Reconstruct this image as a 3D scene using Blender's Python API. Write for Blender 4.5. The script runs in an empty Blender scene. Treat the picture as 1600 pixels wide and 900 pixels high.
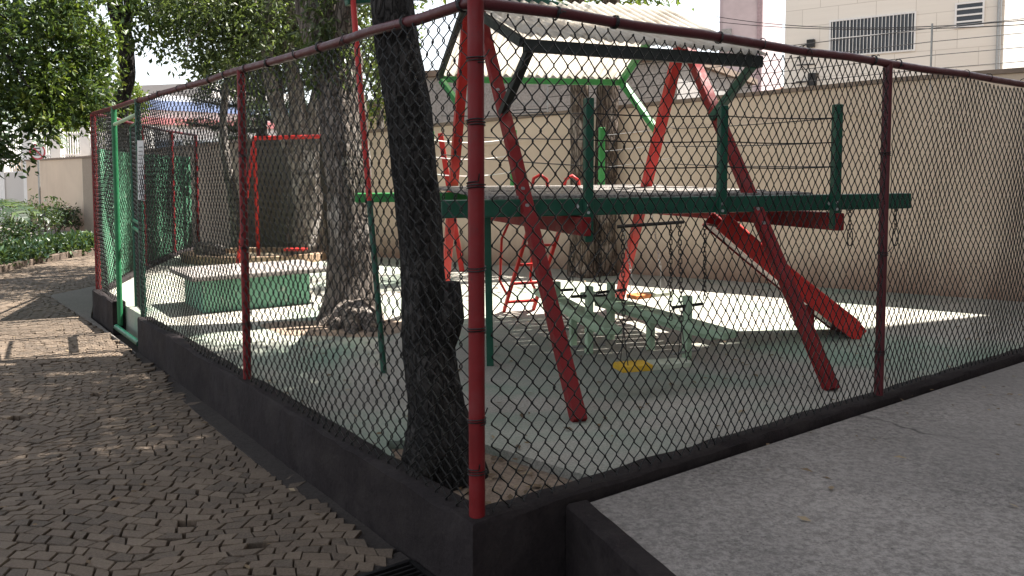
import bpy, bmesh, math, random
import numpy as np
from mathutils import Vector, Matrix

random.seed(7); rng = np.random.default_rng(7)
R = math.radians
scene = bpy.context.scene
col = scene.collection

# ------------------------------------------------------------------ camera, sky, sun, exposure
F, PITCH, CY, EYE = 1282.0, R(3.685), 349.0, 1.41
cam_data = bpy.data.cameras.new("camera")
cam_data.sensor_width = 36.0
cam_data.lens = 36.0 * F / 1600.0
cam_data.shift_y = -(450.0 - CY) / 1600.0
cam_data.clip_end = 2000
cam = bpy.data.objects.new("camera", cam_data); col.objects.link(cam)
cam.location = (0, 0, EYE)
cam.rotation_euler = (R(90) - PITCH, 0, 0)
scene.camera = cam

SUN_EL, SUN_AZ = R(62), R(66.0)          # azimuth clockwise from +Y: the sun stands to the right, a little ahead
world = bpy.data.worlds.new("World"); scene.world = world
world.use_nodes = True
wn = world.node_tree
bg = wn.nodes["Background"]
sky = wn.nodes.new("ShaderNodeTexSky")
sky.sky_type = 'NISHITA'; sky.sun_disc = False
sky.sun_elevation = SUN_EL; sky.sun_rotation = SUN_AZ
sky.dust_density = 1.0; sky.air_density = 1.0; sky.ozone_density = 1.0
bg.inputs["Strength"].default_value = 0.080
hs = wn.nodes.new("ShaderNodeHueSaturation")            # thin white haze over the whole sky
hs.inputs["Saturation"].default_value = .32
wn.links.new(sky.outputs[0], hs.inputs["Color"]); wn.links.new(hs.outputs[0], bg.inputs[0])

sl = bpy.data.lights.new("sun", 'SUN'); sl.energy = 5.0; sl.angle = R(0.5); sl.color = (1.0, .95, .88)
sun = bpy.data.objects.new("sun", sl); col.objects.link(sun)
sd = Vector((math.sin(SUN_AZ) * math.cos(SUN_EL), math.cos(SUN_AZ) * math.cos(SUN_EL), math.sin(SUN_EL)))
sun.rotation_euler = sd.to_track_quat('Z', 'Y').to_euler()
sun.location = (20, 5, 40)

scene.view_settings.view_transform = 'Standard'
scene.view_settings.look = 'None'
scene.view_settings.gamma = 1.0
scene.view_settings.exposure = 1.95

# ------------------------------------------------------------------ measuring helpers
def ray(px, py):
    u, v = (px - 800) / F, (CY - py) / F
    c, s = math.cos(PITCH), math.sin(PITCH)
    return Vector((u, c + v * s, -s + v * c))
def G(px, py, z=0.0):
    r = ray(px, py); t = (z - EYE) / r.z
    return Vector((r.x * t, r.y * t, z))
def D(px, py, y):
    r = ray(px, py); t = y / r.y
    return Vector((r.x * t, y, EYE + r.z * t))

# ------------------------------------------------------------------ object helpers
def tag(o, label=None, cat=None, group=None, kind=None):
    if label: o["label"] = label
    if cat: o["category"] = cat
    if group: o["group"] = group
    if kind: o["kind"] = kind
    return o
BASE = {}
def thing(name, loc, label, cat, group=None):
    o = bpy.data.objects.new(name, None); col.objects.link(o)
    o.empty_display_size = .2
    o.location = loc; BASE[o.name] = Vector(loc)
    return tag(o, label, cat, group)
def base_of(p):
    while p is not None:
        if p.name in BASE: return BASE[p.name]
        p = p.parent
    return Vector((0, 0, 0))

def mesh_obj(name, verts, faces, m, parent=None, smooth=None, bevel=0, uv=None):
    me = bpy.data.meshes.new(name)
    if parent is not None:
        b = base_of(parent)
        verts = np.asarray(verts, dtype=float) - np.array(b)
    me.from_pydata([tuple(v) for v in verts], [], [tuple(f) for f in faces])
    me.update()
    if m: me.materials.append(m)
    if smooth is not None:
        me.shade_smooth()
        if smooth < 179: me.set_sharp_from_angle(angle=R(smooth))
    o = bpy.data.objects.new(name, me); col.objects.link(o)
    if parent is not None: o.parent = parent
    if bevel:
        md = o.modifiers.new("bevel", 'BEVEL'); md.width = bevel; md.segments = 2; md.limit_method = 'ANGLE'
    return o

def frame(d):
    d = Vector(d).normalized()
    up = Vector((0, 0, 1)) if abs(d.z) < .95 else Vector((0, 1, 0))
    s = d.cross(up).normalized(); u = s.cross(d).normalized()
    return d, s, u

class MB:
    def __init__(self): self.v = []; self.f = []
    def add(self, vs, fs):
        n = len(self.v); self.v += [tuple(v) for v in vs]; self.f += [tuple(i + n for i in f) for f in fs]; return self
    def bar(self, p0, p1, w, h, side=None):
        p0, p1 = Vector(p0), Vector(p1)
        d, s, u = frame(p1 - p0)
        if side is not None:
            s = Vector(side); s = (s - d * s.dot(d)).normalized(); u = s.cross(d).normalized()
        vs = []
        for p in (p0, p1):
            for a, b in ((-1, -1), (1, -1), (1, 1), (-1, 1)):
                vs.append(p + s * (a * w / 2) + u * (b * h / 2))
        return self.add(vs, [(3, 2, 1, 0), (4, 5, 6, 7), (0, 1, 5, 4), (1, 2, 6, 5), (2, 3, 7, 6), (3, 0, 4, 7)])
    def box(self, x0, x1, y0, y1, z0, z1):
        vs = [(x0, y0, z0), (x1, y0, z0), (x1, y1, z0), (x0, y1, z0), (x0, y0, z1), (x1, y0, z1), (x1, y1, z1), (x0, y1, z1)]
        return self.add(vs, [(3, 2, 1, 0), (4, 5, 6, 7), (0, 1, 5, 4), (1, 2, 6, 5), (2, 3, 7, 6), (3, 0, 4, 7)])
    def prism(self, poly, z0, z1):
        n = len(poly)
        z1s = z1 if isinstance(z1, (list, tuple)) else [z1] * n
        area = sum(poly[i][0] * poly[(i + 1) % n][1] - poly[(i + 1) % n][0] * poly[i][1] for i in range(n))
        if area < 0: poly = poly[::-1]; z1s = list(z1s)[::-1]
        vs = [(p[0], p[1], z0) for p in poly] + [(p[0], p[1], z) for p, z in zip(poly, z1s)]
        fs = [tuple(range(n))[::-1], tuple(range(n, 2 * n))] + [(i, (i + 1) % n, n + (i + 1) % n, n + i) for i in range(n)]
        return self.add(vs, fs)
    def tube(self, pts, r, n=8, cap=True):
        pts = [Vector(p) for p in pts]
        rs = r if isinstance(r, (list, tuple)) else [r] * len(pts)
        vs, fs = [], []
        _, s, u = frame(pts[1] - pts[0])
        for i, p in enumerate(pts):
            t = (pts[min(i + 1, len(pts) - 1)] - pts[max(i - 1, 0)]).normalized()
            s = (s - t * s.dot(t)).normalized(); u = s.cross(t)
            for k in range(n):
                a = 2 * math.pi * k / n
                vs.append(p + (s * math.cos(a) + u * math.sin(a)) * rs[i])
        for i in range(len(pts) - 1):
            for k in range(n):
                k2 = (k + 1) % n
                fs.append((i * n + k, (i + 1) * n + k, (i + 1) * n + k2, i * n + k2))
        if cap:
            fs.append(tuple(range(n))); fs.append(tuple((len(pts) - 1) * n + k for k in range(n))[::-1])
        return self.add(vs, fs)
    def ring(self, c, nrm, rad, r, n=14, m=5, sx=1.0):
        d, s, u = frame(nrm)
        pts = [Vector(c) + s * (math.cos(2 * math.pi * k / n) * rad * sx) + u * (math.sin(2 * math.pi * k / n) * rad) for k in range(n + 1)]
        return self.tube(pts, r, m, cap=False)
    def chain(self, p0, p1, link=.040, w=.0095, r=.0036):
        p0, p1 = Vector(p0), Vector(p1); L = (p1 - p0).length
        k = max(2, int(L / (link * .8))); d, s, u = frame(p1 - p0)
        for i in range(k):
            c = p0 + (p1 - p0) * ((i + .5) / k)
            side = s if i % 2 else u
            pts = [c + d * (a * link / 2) + side * (b * w) for a, b in
                   ((-.7, -1), (-1, -.5), (-1, .5), (-.7, 1), (.7, 1), (1, .5), (1, -.5), (.7, -1), (-.7, -1))]
            self.tube(pts, r, 4, cap=False)
        return self
    def build(self, name, m, parent=None, smooth=None, bevel=0):
        return mesh_obj(name, self.v, self.f, m, parent, smooth, bevel)

# ------------------------------------------------------------------ materials
def nodes_of(name):
    m = bpy.data.materials.new(name); m.use_nodes = True
    return m, m.node_tree, m.node_tree.nodes["Principled BSDF"]
def ramp(nt, fac, stops):
    r = nt.nodes.new("ShaderNodeValToRGB")
    el = r.color_ramp.elements
    while len(el) < len(stops): el.new(.5)
    for e, (p, c) in zip(el, stops):
        e.position = p; e.color = (*c, 1) if len(c) == 3 else c
    nt.links.new(fac, r.inputs[0]); return r.outputs[0]
def noise(nt, vec, scale, detail=6, rough=.6, dist=0):
    n = nt.nodes.new("ShaderNodeTexNoise"); n.inputs["Scale"].default_value = scale
    n.inputs["Detail"].default_value = detail; n.inputs["Roughness"].default_value = rough; n.inputs["Distortion"].default_value = dist
    nt.links.new(vec, n.inputs["Vector"]); return n.outputs["Fac"]
def coord(nt, scale=(1, 1, 1)):
    t = nt.nodes.new("ShaderNodeNewGeometry")
    if scale == (1, 1, 1): return t.outputs["Position"]
    mp = nt.nodes.new("ShaderNodeMapping"); mp.inputs["Scale"].default_value = scale
    nt.links.new(t.outputs["Position"], mp.inputs[0]); return mp.outputs[0]
def mix(nt, fac, a, b, mode='MIX'):
    n = nt.nodes.new("ShaderNodeMix"); n.data_type = 'RGBA'; n.blend_type = mode
    for s, v in ((n.inputs[0], fac), (n.inputs[6], a), (n.inputs[7], b)):
        if isinstance(v, (int, float)): s.default_value = v
        elif isinstance(v, tuple): s.default_value = (*v, 1)
        else: nt.links.new(v, s)
    return n.outputs[2]
def bump(nt, bsdf, h, strength, dist=.01, prev=None):
    b = nt.nodes.new("ShaderNodeBump"); b.inputs["Strength"].default_value = strength; b.inputs["Distance"].default_value = dist
    nt.links.new(h, b.inputs["Height"])
    if prev is not None: nt.links.new(prev, b.inputs["Normal"])
    nt.links.new(b.outputs[0], bsdf.inputs["Normal"]); return b.outputs[0]
def island(nt):
    g = nt.nodes.new("ShaderNodeNewGeometry"); return g.outputs["Random Per Island"]
def math_(nt, op, a, b=0.0, clamp=False):
    n = nt.nodes.new("ShaderNodeMath"); n.operation = op; n.use_clamp = clamp
    for s, v in ((n.inputs[0], a), (n.inputs[1], b)):
        if isinstance(v, (int, float)): s.default_value = v
        else: nt.links.new(v, s)
    return n.outputs[0]
def sc(c, k): return tuple(min(1, x * k) for x in c)

def paint(name, c, wear=(.16, .12, .09), amt=.62, rough=.45, scale=5, streak=(1, 1, 1), bs=.25):
    """old brushed paint: faded patches, scuffs showing what is underneath"""
    m, nt, b = nodes_of(name); p = coord(nt, streak)
    a = ramp(nt, noise(nt, p, scale, 5, .6), [(.3, sc(c, .72)), (.55, c), (.75, tuple(x * .85 + .15 * (sum(c) / 3 + .08) for x in c))])
    f = ramp(nt, noise(nt, p, scale * 5.5, 8, .72), [(amt, (0, 0, 0)), (amt + .05, (1, 1, 1))])
    cc = mix(nt, f, a, wear)
    nt.links.new(cc, b.inputs["Base Color"])
    rr = ramp(nt, noise(nt, p, scale * 2, 4), [(.3, (rough * .8,) * 3), (.7, (min(1, rough * 1.45),) * 3)])
    nt.links.new(rr, b.inputs["Roughness"]); b.inputs["Specular IOR Level"].default_value = .32
    bump(nt, b, noise(nt, p, scale * 9, 8, .7), bs, .006)
    return m
def plain(name, c, rough=.6, metal=0, var=.25, scale=8):
    m, nt, b = nodes_of(name); p = coord(nt)
    cc = ramp(nt, noise(nt, p, scale, 6), [(.25, sc(c, 1 - var)), (.75, sc(c, 1 + var))])
    nt.links.new(cc, b.inputs["Base Color"]); b.inputs["Roughness"].default_value = rough; b.inputs["Metallic"].default_value = metal
    bump(nt, b, noise(nt, p, scale * 6, 6), .15, .005)
    return m
def concrete(name, c, c2, stain=None, rough=.9, bs=.4, scale=1.3, grit=60, pits=True, gmix=.25, scuff=None, spec=.4, cracks=0):
    m, nt, b = nodes_of(name); p = coord(nt)
    base = ramp(nt, noise(nt, p, scale, 8, .62, .4), [(.3, c2), (.68, c)])
    base = mix(nt, gmix, base, ramp(nt, noise(nt, p, grit, 3, .8), [(.38, sc(c2, .3)), (.62, sc(c, 1.6))]))
    if stain:
        f = ramp(nt, noise(nt, p, scale * .55, 7, .66, .8), [(.46, (0, 0, 0)), (.66, (.8, .8, .8))])
        base = mix(nt, f, base, stain)
    if pits:
        v = nt.nodes.new("ShaderNodeTexVoronoi"); v.inputs["Scale"].default_value = 16
        nt.links.new(p, v.inputs["Vector"])
        pf = ramp(nt, v.outputs["Distance"], [(.04, (.75, .75, .75)), (.1, (0, 0, 0))])
        base = mix(nt, pf, base, sc(c2, .3))
    if cracks:
        wv = nt.nodes.new("ShaderNodeTexNoise"); wv.inputs["Scale"].default_value = 2.5; wv.inputs["Detail"].default_value = 6; nt.links.new(p, wv.inputs["Vector"])
        ad = nt.nodes.new("ShaderNodeVectorMath"); ad.operation = 'MULTIPLY_ADD'; nt.links.new(wv.outputs["Color"], ad.inputs[0]); ad.inputs[1].default_value = (.5, .5, 0); nt.links.new(p, ad.inputs[2])
        vo = nt.nodes.new("ShaderNodeTexVoronoi"); vo.feature = 'DISTANCE_TO_EDGE'; vo.inputs["Scale"].default_value = cracks; nt.links.new(ad.outputs[0], vo.inputs["Vector"])
        cf = ramp(nt, vo.outputs["Distance"], [(.0, (.85, .85, .85)), (.006, (0, 0, 0))])
        cf = mix(nt, ramp(nt, noise(nt, p, 1.7, 4), [(.5, (0, 0, 0)), (.58, (1, 1, 1))]), (0, 0, 0), cf)
        base = mix(nt, cf, base, sc(c2, .25))
    if scuff:      # pale scrapes and dark hairline streaks
        f = ramp(nt, noise(nt, coord(nt, (1, 3.2, 1)), 9, 8, .75, .5), [(.63, (0, 0, 0)), (.68, (.7, .7, .7))]); base = mix(nt, f, base, scuff)
        f = ramp(nt, noise(nt, coord(nt, (.5, 3.5, 1)), 6, 9, .8, .8), [(.30, (.6, .6, .6)), (.36, (0, 0, 0))]); base = mix(nt, f, base, sc(c2, .5))
    nt.links.new(base, b.inputs["Base Color"]); b.inputs["Roughness"].default_value = rough; b.inputs["Specular IOR Level"].default_value = spec
    n1 = bump(nt, b, noise(nt, p, grit * .5, 8, .75), bs, .008)
    bump(nt, b, noise(nt, p, 7, 6, .6), bs * .8, .02, n1)
    return m
def leaf_mat(name, c1, c2, c3=None, trans=.35, rough=.42):
    m, nt, b = nodes_of(name)
    st = [(0, c1), (.6, c2)] + ([(1, c3)] if c3 else [])
    cc = ramp(nt, island(nt), st)
    nt.links.new(cc, b.inputs["Base Color"]); b.inputs["Roughness"].default_value = rough
    t = nt.nodes.new("ShaderNodeBsdfTranslucent")
    nt.links.new(mix(nt, .5, cc, (.16, .22, .02), 'MIX'), t.inputs[0])
    mx = nt.nodes.new("ShaderNodeMixShader"); mx.inputs[0].default_value = trans
    nt.links.new(b.outputs[0], mx.inputs[1]); nt.links.new(t.outputs[0], mx.inputs[2])
    nt.links.new(mx.outputs[0], nt.nodes["Material Output"].inputs[0])
    return m
def bark(name, c1, c2, c3=None, scale=9, stretch=.28, bs=.9):
    m, nt, b = nodes_of(name); p = coord(nt, (1, 1, stretch))
    n1 = noise(nt, p, scale, 9, .72, .6)
    cc = ramp(nt, n1, [(.34, c1), (.6, c2)])
    if c3:
        f = ramp(nt, noise(nt, coord(nt), 2.2, 7, .7), [(.52, (0, 0, 0)), (.64, (1, 1, 1))])
        cc = mix(nt, f, cc, c3)
    nt.links.new(cc, b.inputs["Base Color"]); b.inputs["Roughness"].default_value = .92
    v = nt.nodes.new("ShaderNodeTexVoronoi"); v.feature = 'DISTANCE_TO_EDGE'; v.inputs["Scale"].default_value = scale * 2.2
    wn_ = nt.nodes.new("ShaderNodeTexNoise"); wn_.inputs["Scale"].default_value = scale * 1.6; wn_.inputs["Detail"].default_value = 5; nt.links.new(p, wn_.inputs["Vector"])
    ad = nt.nodes.new("ShaderNodeVectorMath"); ad.operation = 'MULTIPLY_ADD'; nt.links.new(wn_.outputs["Color"], ad.inputs[0]); ad.inputs[1].default_value = (.06, .06, .06); nt.links.new(p, ad.inputs[2])
    nt.links.new(ad.outputs[0], v.inputs["Vector"])
    fis = ramp(nt, v.outputs["Distance"], [(.02, (.75, .75, .75)), (.12, (0, 0, 0))])
    cc = mix(nt, fis, cc, sc(c1, .6))
    nt.links.new(cc, b.inputs["Base Color"]); b.inputs["Specular IOR Level"].default_value = .25
    n2 = bump(nt, b, n1, bs, .03)
    hh = ramp(nt, v.outputs["Distance"], [(.0, (0, 0, 0)), (.2, (1, 1, 1))])
    bump(nt, b, hh, bs, .02, n2)
    return m

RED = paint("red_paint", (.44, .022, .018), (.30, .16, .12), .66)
RED_LIT = paint("lit_red_paint", (.56, .030, .024), (.42, .2, .15), .68, rough=.5)  # lighter red: light bounced off the sunny floor is put into the colour
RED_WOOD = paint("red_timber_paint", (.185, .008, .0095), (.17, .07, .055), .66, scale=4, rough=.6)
RED_POST = paint("red_post_paint", (.165, .007, .009), (.06, .018, .018), .63, rough=.5, scale=7)
MAROON = paint("maroon_paint", (.085, .013, .017), (.04, .016, .016), .62, rough=.4, scale=7)
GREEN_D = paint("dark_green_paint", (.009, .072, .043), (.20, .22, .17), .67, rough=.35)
GREEN_G = paint("gate_green_paint", (.018, .14, .055), (.2, .25, .15), .66, rough=.42)
GREEN_SUN = paint("sunlit_green_paint", (.04, .24, .065), (.25, .3, .16), .66, rough=.42)  # sunlit copy of the tower's green: sun on its rear parts put into colour
GREEN_PALE = paint("pale_green_paint", (.36, .48, .33), (.46, .48, .4), .6, scale=7)
GREEN_WALL = paint("green_wall_paint", (.085, .25, .145), (.28, .38, .28), .57, rough=.75, scale=2.2)
MINT = paint("mint_wall_paint", (.17, .36, .25), (.34, .42, .34), .58, rough=.7, scale=2.5)
BLACKBEAM = paint("black_painted_timber", (.018, .022, .02), (.08, .09, .07), .66)
WIRE = plain("dark_wire", (.009, .008, .008), .45, .2, .4, 30)
MESHW = plain("fence_wire", (.007, .0072, .007), .32, .3, .5, 30)
CHAIN = plain("rusty_chain", (.045, .038, .034), .55, .6, .4, 40)
STEEL = plain("dull_steel", (.35, .35, .34), .45, .7, .2, 20)
ROPE = plain("white_cord", (.7, .68, .66), .8)
DECKW = bark("grey_deck_wood", (.14, .125, .115), (.36, .335, .31), None, 14, 1.0, .4)
WALLBASE = concrete("dark_maroon_wall_paint", (.022, .0165, .017), (.012, .009, .0095), (.032, .026, .0245), rough=.8, bs=1.0, scale=6, grit=45, pits=False, spec=.18)
KERBTOP = WALLBASE
FLOOR = concrete("worn_green_grey_floor", (.40, .375, .325), (.22, .21, .18), (.16, .26, .19), bs=.22, scale=.9, grit=70, pits=False, scuff=(.42, .42, .38))
SLAB = concrete("rough_concrete", (.31, .28, .255), (.15, .136, .125), (.205, .187, .172), bs=1.0, scale=1.0, grit=42, gmix=.38, scuff=(.27, .25, .24), cracks=.35)
RAMP = concrete("smooth_concrete", (.20, .18, .16), (.14, .125, .11), bs=.3, grit=60, pits=False)
SOIL = concrete("sandy_soil", (.30, .225, .165), (.18, .13, .095), bs=1.0, scale=5, grit=42, pits=True)
EARTH = concrete("dark_earth", (.085, .058, .04), (.05, .035, .025), bs=1.0, scale=3, grit=40)
BED = concrete("paving_bed", (.045, .036, .03), (.028, .022, .02), bs=.8, grit=50, pits=False)
KERB = concrete("kerb_stone", (.15, .11, .085), (.09, .068, .053), bs=.5, scale=3)
SANDC = concrete("sandbox_rim", (.42, .3, .2), (.3, .2, .14), bs=.4, scale=4)
SAND = concrete("sand", (.42, .34, .24), (.33, .26, .18), bs=.7, grit=50, pits=False)

def stones_mat():
    m, nt, b = nodes_of("mosaic_stone"); p = coord(nt)
    i = island(nt)
    cc = ramp(nt, i, [(0, (.052, .037, .024)), (.35, (.104, .071, .045)), (.7, (.134, .093, .060)), (1, (.19, .14, .095))])
    cc = mix(nt, .35, cc, ramp(nt, noise(nt, p, 1.1, 6, .65), [(.35, (.050, .035, .022)), (.65, (.148, .104, .068))]))
    cc = mix(nt, .25, cc, ramp(nt, noise(nt, p, 90, 3, .8), [(.35, (.03, .024, .018)), (.65, (.27, .215, .17))]))
    nt.links.new(cc, b.inputs["Base Color"]); b.inputs["Roughness"].default_value = .78
    bump(nt, b, noise(nt, p, 55, 6, .7), .5, .004)
    return m
STONE = stones_mat()

def wall_mat():
    m, nt, b = nodes_of("beige_render"); p = coord(nt)
    base = ramp(nt, noise(nt, p, .8, 8, .65, .5), [(.3, (.53, .425, .325)), (.7, (.62, .505, .39))])
    st = ramp(nt, noise(nt, coord(nt, (1.6, 1.6, .12)), 2.2, 7, .7), [(.55, (0, 0, 0)), (.85, (.25, .25, .25))])
    base = mix(nt, st, base, (.27, .2, .155))
    sep = nt.nodes.new("ShaderNodeSeparateXYZ"); nt.links.new(p, sep.inputs[0])
    # splash-back mud along the foot of the wall, ragged upper edge
    h = math_(nt, 'ADD', sep.outputs[2], math_(nt, 'MULTIPLY', noise(nt, coord(nt, (1, 1, .35)), 2.4, 9, .75), .95))
    f = ramp(nt, h, [(.48, (.7, .7, .7)), (1.0, (0, 0, 0))])
    base = mix(nt, f, base, (.19, .085, .05))
    nt.links.new(base, b.inputs["Base Color"]); b.inputs["Roughness"].default_value = .9
    bump(nt, b, noise(nt, p, 35, 7, .7), .3, .006)
    return m
WALL = wall_mat()
COPING = plain("coping_mortar", (.2, .15, .115), .9, 0, .3, 5)

def tile_mat():
    m, nt, b = nodes_of("cream_tile_cladding")
    tc = nt.nodes.new("ShaderNodeTexCoord")
    br = nt.nodes.new("ShaderNodeTexBrick"); br.offset = .5
    br.inputs["Color1"].default_value = (.78, .73, .65, 1); br.inputs["Color2"].default_value = (.74, .69, .61, 1)
    br.inputs["Mortar"].default_value = (.56, .51, .44, 1); br.inputs["Scale"].default_value = 1
    br.inputs["Mortar Size"].default_value = .012; br.inputs["Brick Width"].default_value = 1.15; br.inputs["Row Height"].default_value = .56
    mp = nt.nodes.new("ShaderNodeMapping"); mp.inputs["Rotation"].default_value = (R(90), 0, 0)
    nt.links.new(tc.outputs["Object"], mp.inputs[0]); nt.links.new(mp.outputs[0], br.inputs["Vector"])
    st = noise(nt, coord(nt, (.35, .35, 9)), 1.5, 7, .7)
    cc = mix(nt, .15, br.outputs["Color"], ramp(nt, st, [(.35, (.60, .55, .48)), (.65, (.84, .79, .71))]))
    nt.links.new(cc, b.inputs["Base Color"]); b.inputs["Roughness"].default_value = .55
    return m
TILE = tile_mat()
GLASS_D = plain("dark_window", (.015, .018, .025), .12, 0, .3, 2)
WHITE = plain("white_paint", (.78, .77, .75), .5, 0, .06, 6)
PINK = plain("pinkish_render", (.52, .43, .435), .9, 0, .12, 1.2)
GREYR = concrete("grey_roughcast", (.36, .345, .33), (.27, .26, .25), bs=.8, scale=1.2, grit=20, pits=False)
CREAM = plain("cream_render", (.52, .42, .28), .85, 0, .12, 2)
BLUE = plain("blue_fascia", (.27, .35, .58), .5, 0, .1, 3)
SHOPRED = plain("hazed_red_fascia", (.52, .2, .2), .5, 0, .1, 3)  # both shop stripes paled: distance haze put into their colour
REDF = plain("red_fascia", (.46, .06, .075), .5, 0, .1, 3)
ROOFT = plain("clay_tile", (.22, .11, .07), .9, 0, .3, 8)
PAPER = plain("paper", (.55, .55, .54), .8, 0, .05, 10)
INK = plain("ink", (.10, .10, .11), .8, 0, .1, 10)
YELLOW = paint("yellow_paint", (.62, .38, .03), (.4, .35, .2), .64)
SEATW = paint("pale_seat_paint", (.42, .45, .35), (.25, .28, .2), .58, scale=9)
ORANGE = plain("orange_plastic", (.62, .2, .05), .5)
LIME = plain("lime_plastic", (.5, .62, .06), .5)
PALEFAR = plain("pale_far_render", (.56, .53, .5), .9, 0, .1, .4)

def roof_mat():
    m, nt, b = nodes_of("aged_translucent_sheet"); p = coord(nt)
    cc = ramp(nt, noise(nt, p, 3.0, 8, .7), [(.34, (.30, .235, .18)), (.5, (.68, .63, .57)), (.7, (.82, .80, .77))])
    nt.links.new(cc, b.inputs["Base Color"]); b.inputs["Roughness"].default_value = .5
    t = nt.nodes.new("ShaderNodeBsdfTranslucent"); nt.links.new(mix(nt, .6, cc, (.85, .84, .8)), t.inputs[0])
    mx = nt.nodes.new("ShaderNodeMixShader"); mx.inputs[0].default_value = .5
    nt.links.new(b.outputs[0], mx.inputs[1]); nt.links.new(t.outputs[0], mx.inputs[2])
    tp_ = nt.nodes.new("ShaderNodeBsdfTransparent"); tp_.inputs[0].default_value = (.95, .93, .88, 1)
    m2 = nt.nodes.new("ShaderNodeMixShader"); m2.inputs[0].default_value = .26
    nt.links.new(mx.outputs[0], m2.inputs[1]); nt.links.new(tp_.outputs[0], m2.inputs[2])
    nt.links.new(m2.outputs[0], nt.nodes["Material Output"].inputs[0])
    return m
SHEET = roof_mat()

BARK_DARK = bark("dark_bark", (.010, .009, .0085), (.045, .040, .037), (.085, .077, .072), 13, .35)
BARK_BROWN = bark("brown_bark", (.05, .036, .028), (.22, .17, .135), (.36, .31, .27), 10, .22)
BARK_TWO = bark("pale_brown_bark", (.05, .038, .030), (.27, .228, .195), (.46, .42, .38), 11, .25)
BARK_PALE = bark("pale_bark", (.11, .095, .085), (.30, .27, .24), (.40, .37, .34), 8, .3)
LEAF_DARK = leaf_mat("dark_glossy_leaf", (.02, .045, .02), (.042, .085, .025), (.11, .155, .03), .4)
LEAF_LIGHT = leaf_mat("light_leaf", (.06, .11, .02), (.12, .18, .03), (.2, .22, .03), .45)
LEAF_GREY = leaf_mat("greyish_leaf", (.035, .058, .028), (.08, .11, .05), (.14, .165, .06), .42)
LEAF_CONIFER = leaf_mat("conifer_needle", (.012, .026, .018), (.03, .05, .032), (.05, .07, .04), .15)
LEAF_SHRUB = leaf_mat("shrub_leaf", (.012, .026, .013), (.026, .055, .022), (.075, .11, .03), .25)
LEAF_COVER = leaf_mat("ground_cover_leaf", (.016, .042, .024), (.032, .078, .036), (.10, .15, .045), .25)
LEAF_DRY = leaf_mat("dry_leaf", (.1, .06, .03), (.2, .13, .07), (.34, .26, .16), .15, .7)

# ------------------------------------------------------------------ plan of the site
C = Vector((-.138, 3.16, 0)); TH = 36.64
dL = Vector((-math.sin(R(TH)), math.cos(R(TH)), 0)); dR = Vector((math.cos(R(TH)), math.sin(R(TH)), 0))
ZW, ZP = .05, -.27                       # wall top, path
def L(s, off=0, z=0): v = C + dL * s - dR * off; return Vector((v.x, v.y, z))      # off > 0: outside, towards the path
def Rr(s, off=0, z=0): v = C + dR * s - dL * off; return Vector((v.x, v.y, z))     # off > 0: outside, towards the slab
S1, S2, S2b, S3 = 2.68, 5.55, 6.6, 7.73
RS = [2.955, 5.75, 8.15]
FARC = L(S3)
BACK = [Vector((-5.28, 11.75, 0)), Vector((-5.62, 13.6, 0)), Vector((-5.72, 14.9, 0))]

# boundary wall line (foot on the ground, height of top)
WP = [(15.4, 2.7, 2.75), (9.9, 6.05, 2.58), (4.46, 9.4, 2.42), (2.45, 10.65, 2.30), (-2.1, 13.3, 2.03), (-2.75, 13.73, 2.01), (-5.0, 15.2, 1.93), (-11.6, 22.2, 1.74), (-24, 35, 1.62)]

# ------------------------------------------------------------------ ground
def sheet(name, poly, z, m, kind='structure', sub=0, rough=0):
    o = mesh_obj(name, [(p[0], p[1], z) for p in poly], [tuple(range(len(poly)))], m)
    tag(o, kind=kind); return o
sheet("ground", [(-400, -300), (400, -300), (400, 600), (-400, 600)], -.40, EARTH)
sheet("path_bed", [(-30, -14), (1.7, -14), (1.7, 3.0), (-.1, 3.3), (-4.6, 9.4), (-5.4, 12), (-5.9, 15.5), (-11.4, 21.6), (-30, 40)], ZP - .034, BED)

fl = [L(-.02, -.06), Rr(2.955, -.06), Rr(8.3, -.06), Vector((4.4, 9.5, 0)), Vector((-2.1, 13.4, 0)), Vector((-5.0, 15.3, 0)), BACK[2], BACK[1], BACK[0], L(S3, -.06), L(S2b + .02, -.06), L(S2 - .02, -.06)]
# tree pit cut out of the floor near the corner: the floor starts behind it
pitA, pitB = Rr(.74, -.07), L(.72, -.07)
poly = [pitA] + fl[1:] + [pitB, Vector((-.66, 4.2, 0)), Vector((-.27, 4.27, 0))]
MB().prism([(p.x, p.y) for p in poly], -.39, 0.0).build("playground_floor", FLOOR)
tag(bpy.data.objects["playground_floor"], kind='structure')
MB().prism([(L(-.02, -.06).x, L(-.02, -.06).y), (pitA.x, pitA.y), (-.27, 4.27), (-.66, 4.2), (pitB.x, pitB.y)], -.39, -.045).build("soil", SOIL)
tag(bpy.data.objects["soil"], kind='structure')

# concrete slab on the right, retained by a painted kerb
RA0, RA1 = G(908, 786, .03), G(1045, 905, .03)
rd = (RA1 - RA0); rd.z = 0; rd.normalize(); rn = Vector((-rd.y, rd.x, 0))
RA2 = RA0 + rd * 4.2
if rn.x < 0: rn = -rn
e0, e2 = RA0 + rn * .055, RA2 + rn * .055
kk = Rr(8.2, .088)
RAs = Rr((RA0 - C).dot(dR), .088)
slab_poly = [(e0 + (RAs - RA0)).to_tuple()[:2], (e2.x, e2.y), (e2.x + .3, -14), (16, -14), (16, 2.2), (kk.x + .6, kk.y - .3), (kk.x, kk.y)]
MB().prism(slab_poly, -.39, .012).build("concrete_slab", SLAB); tag(bpy.data.objects["concrete_slab"], kind='structure')

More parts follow.
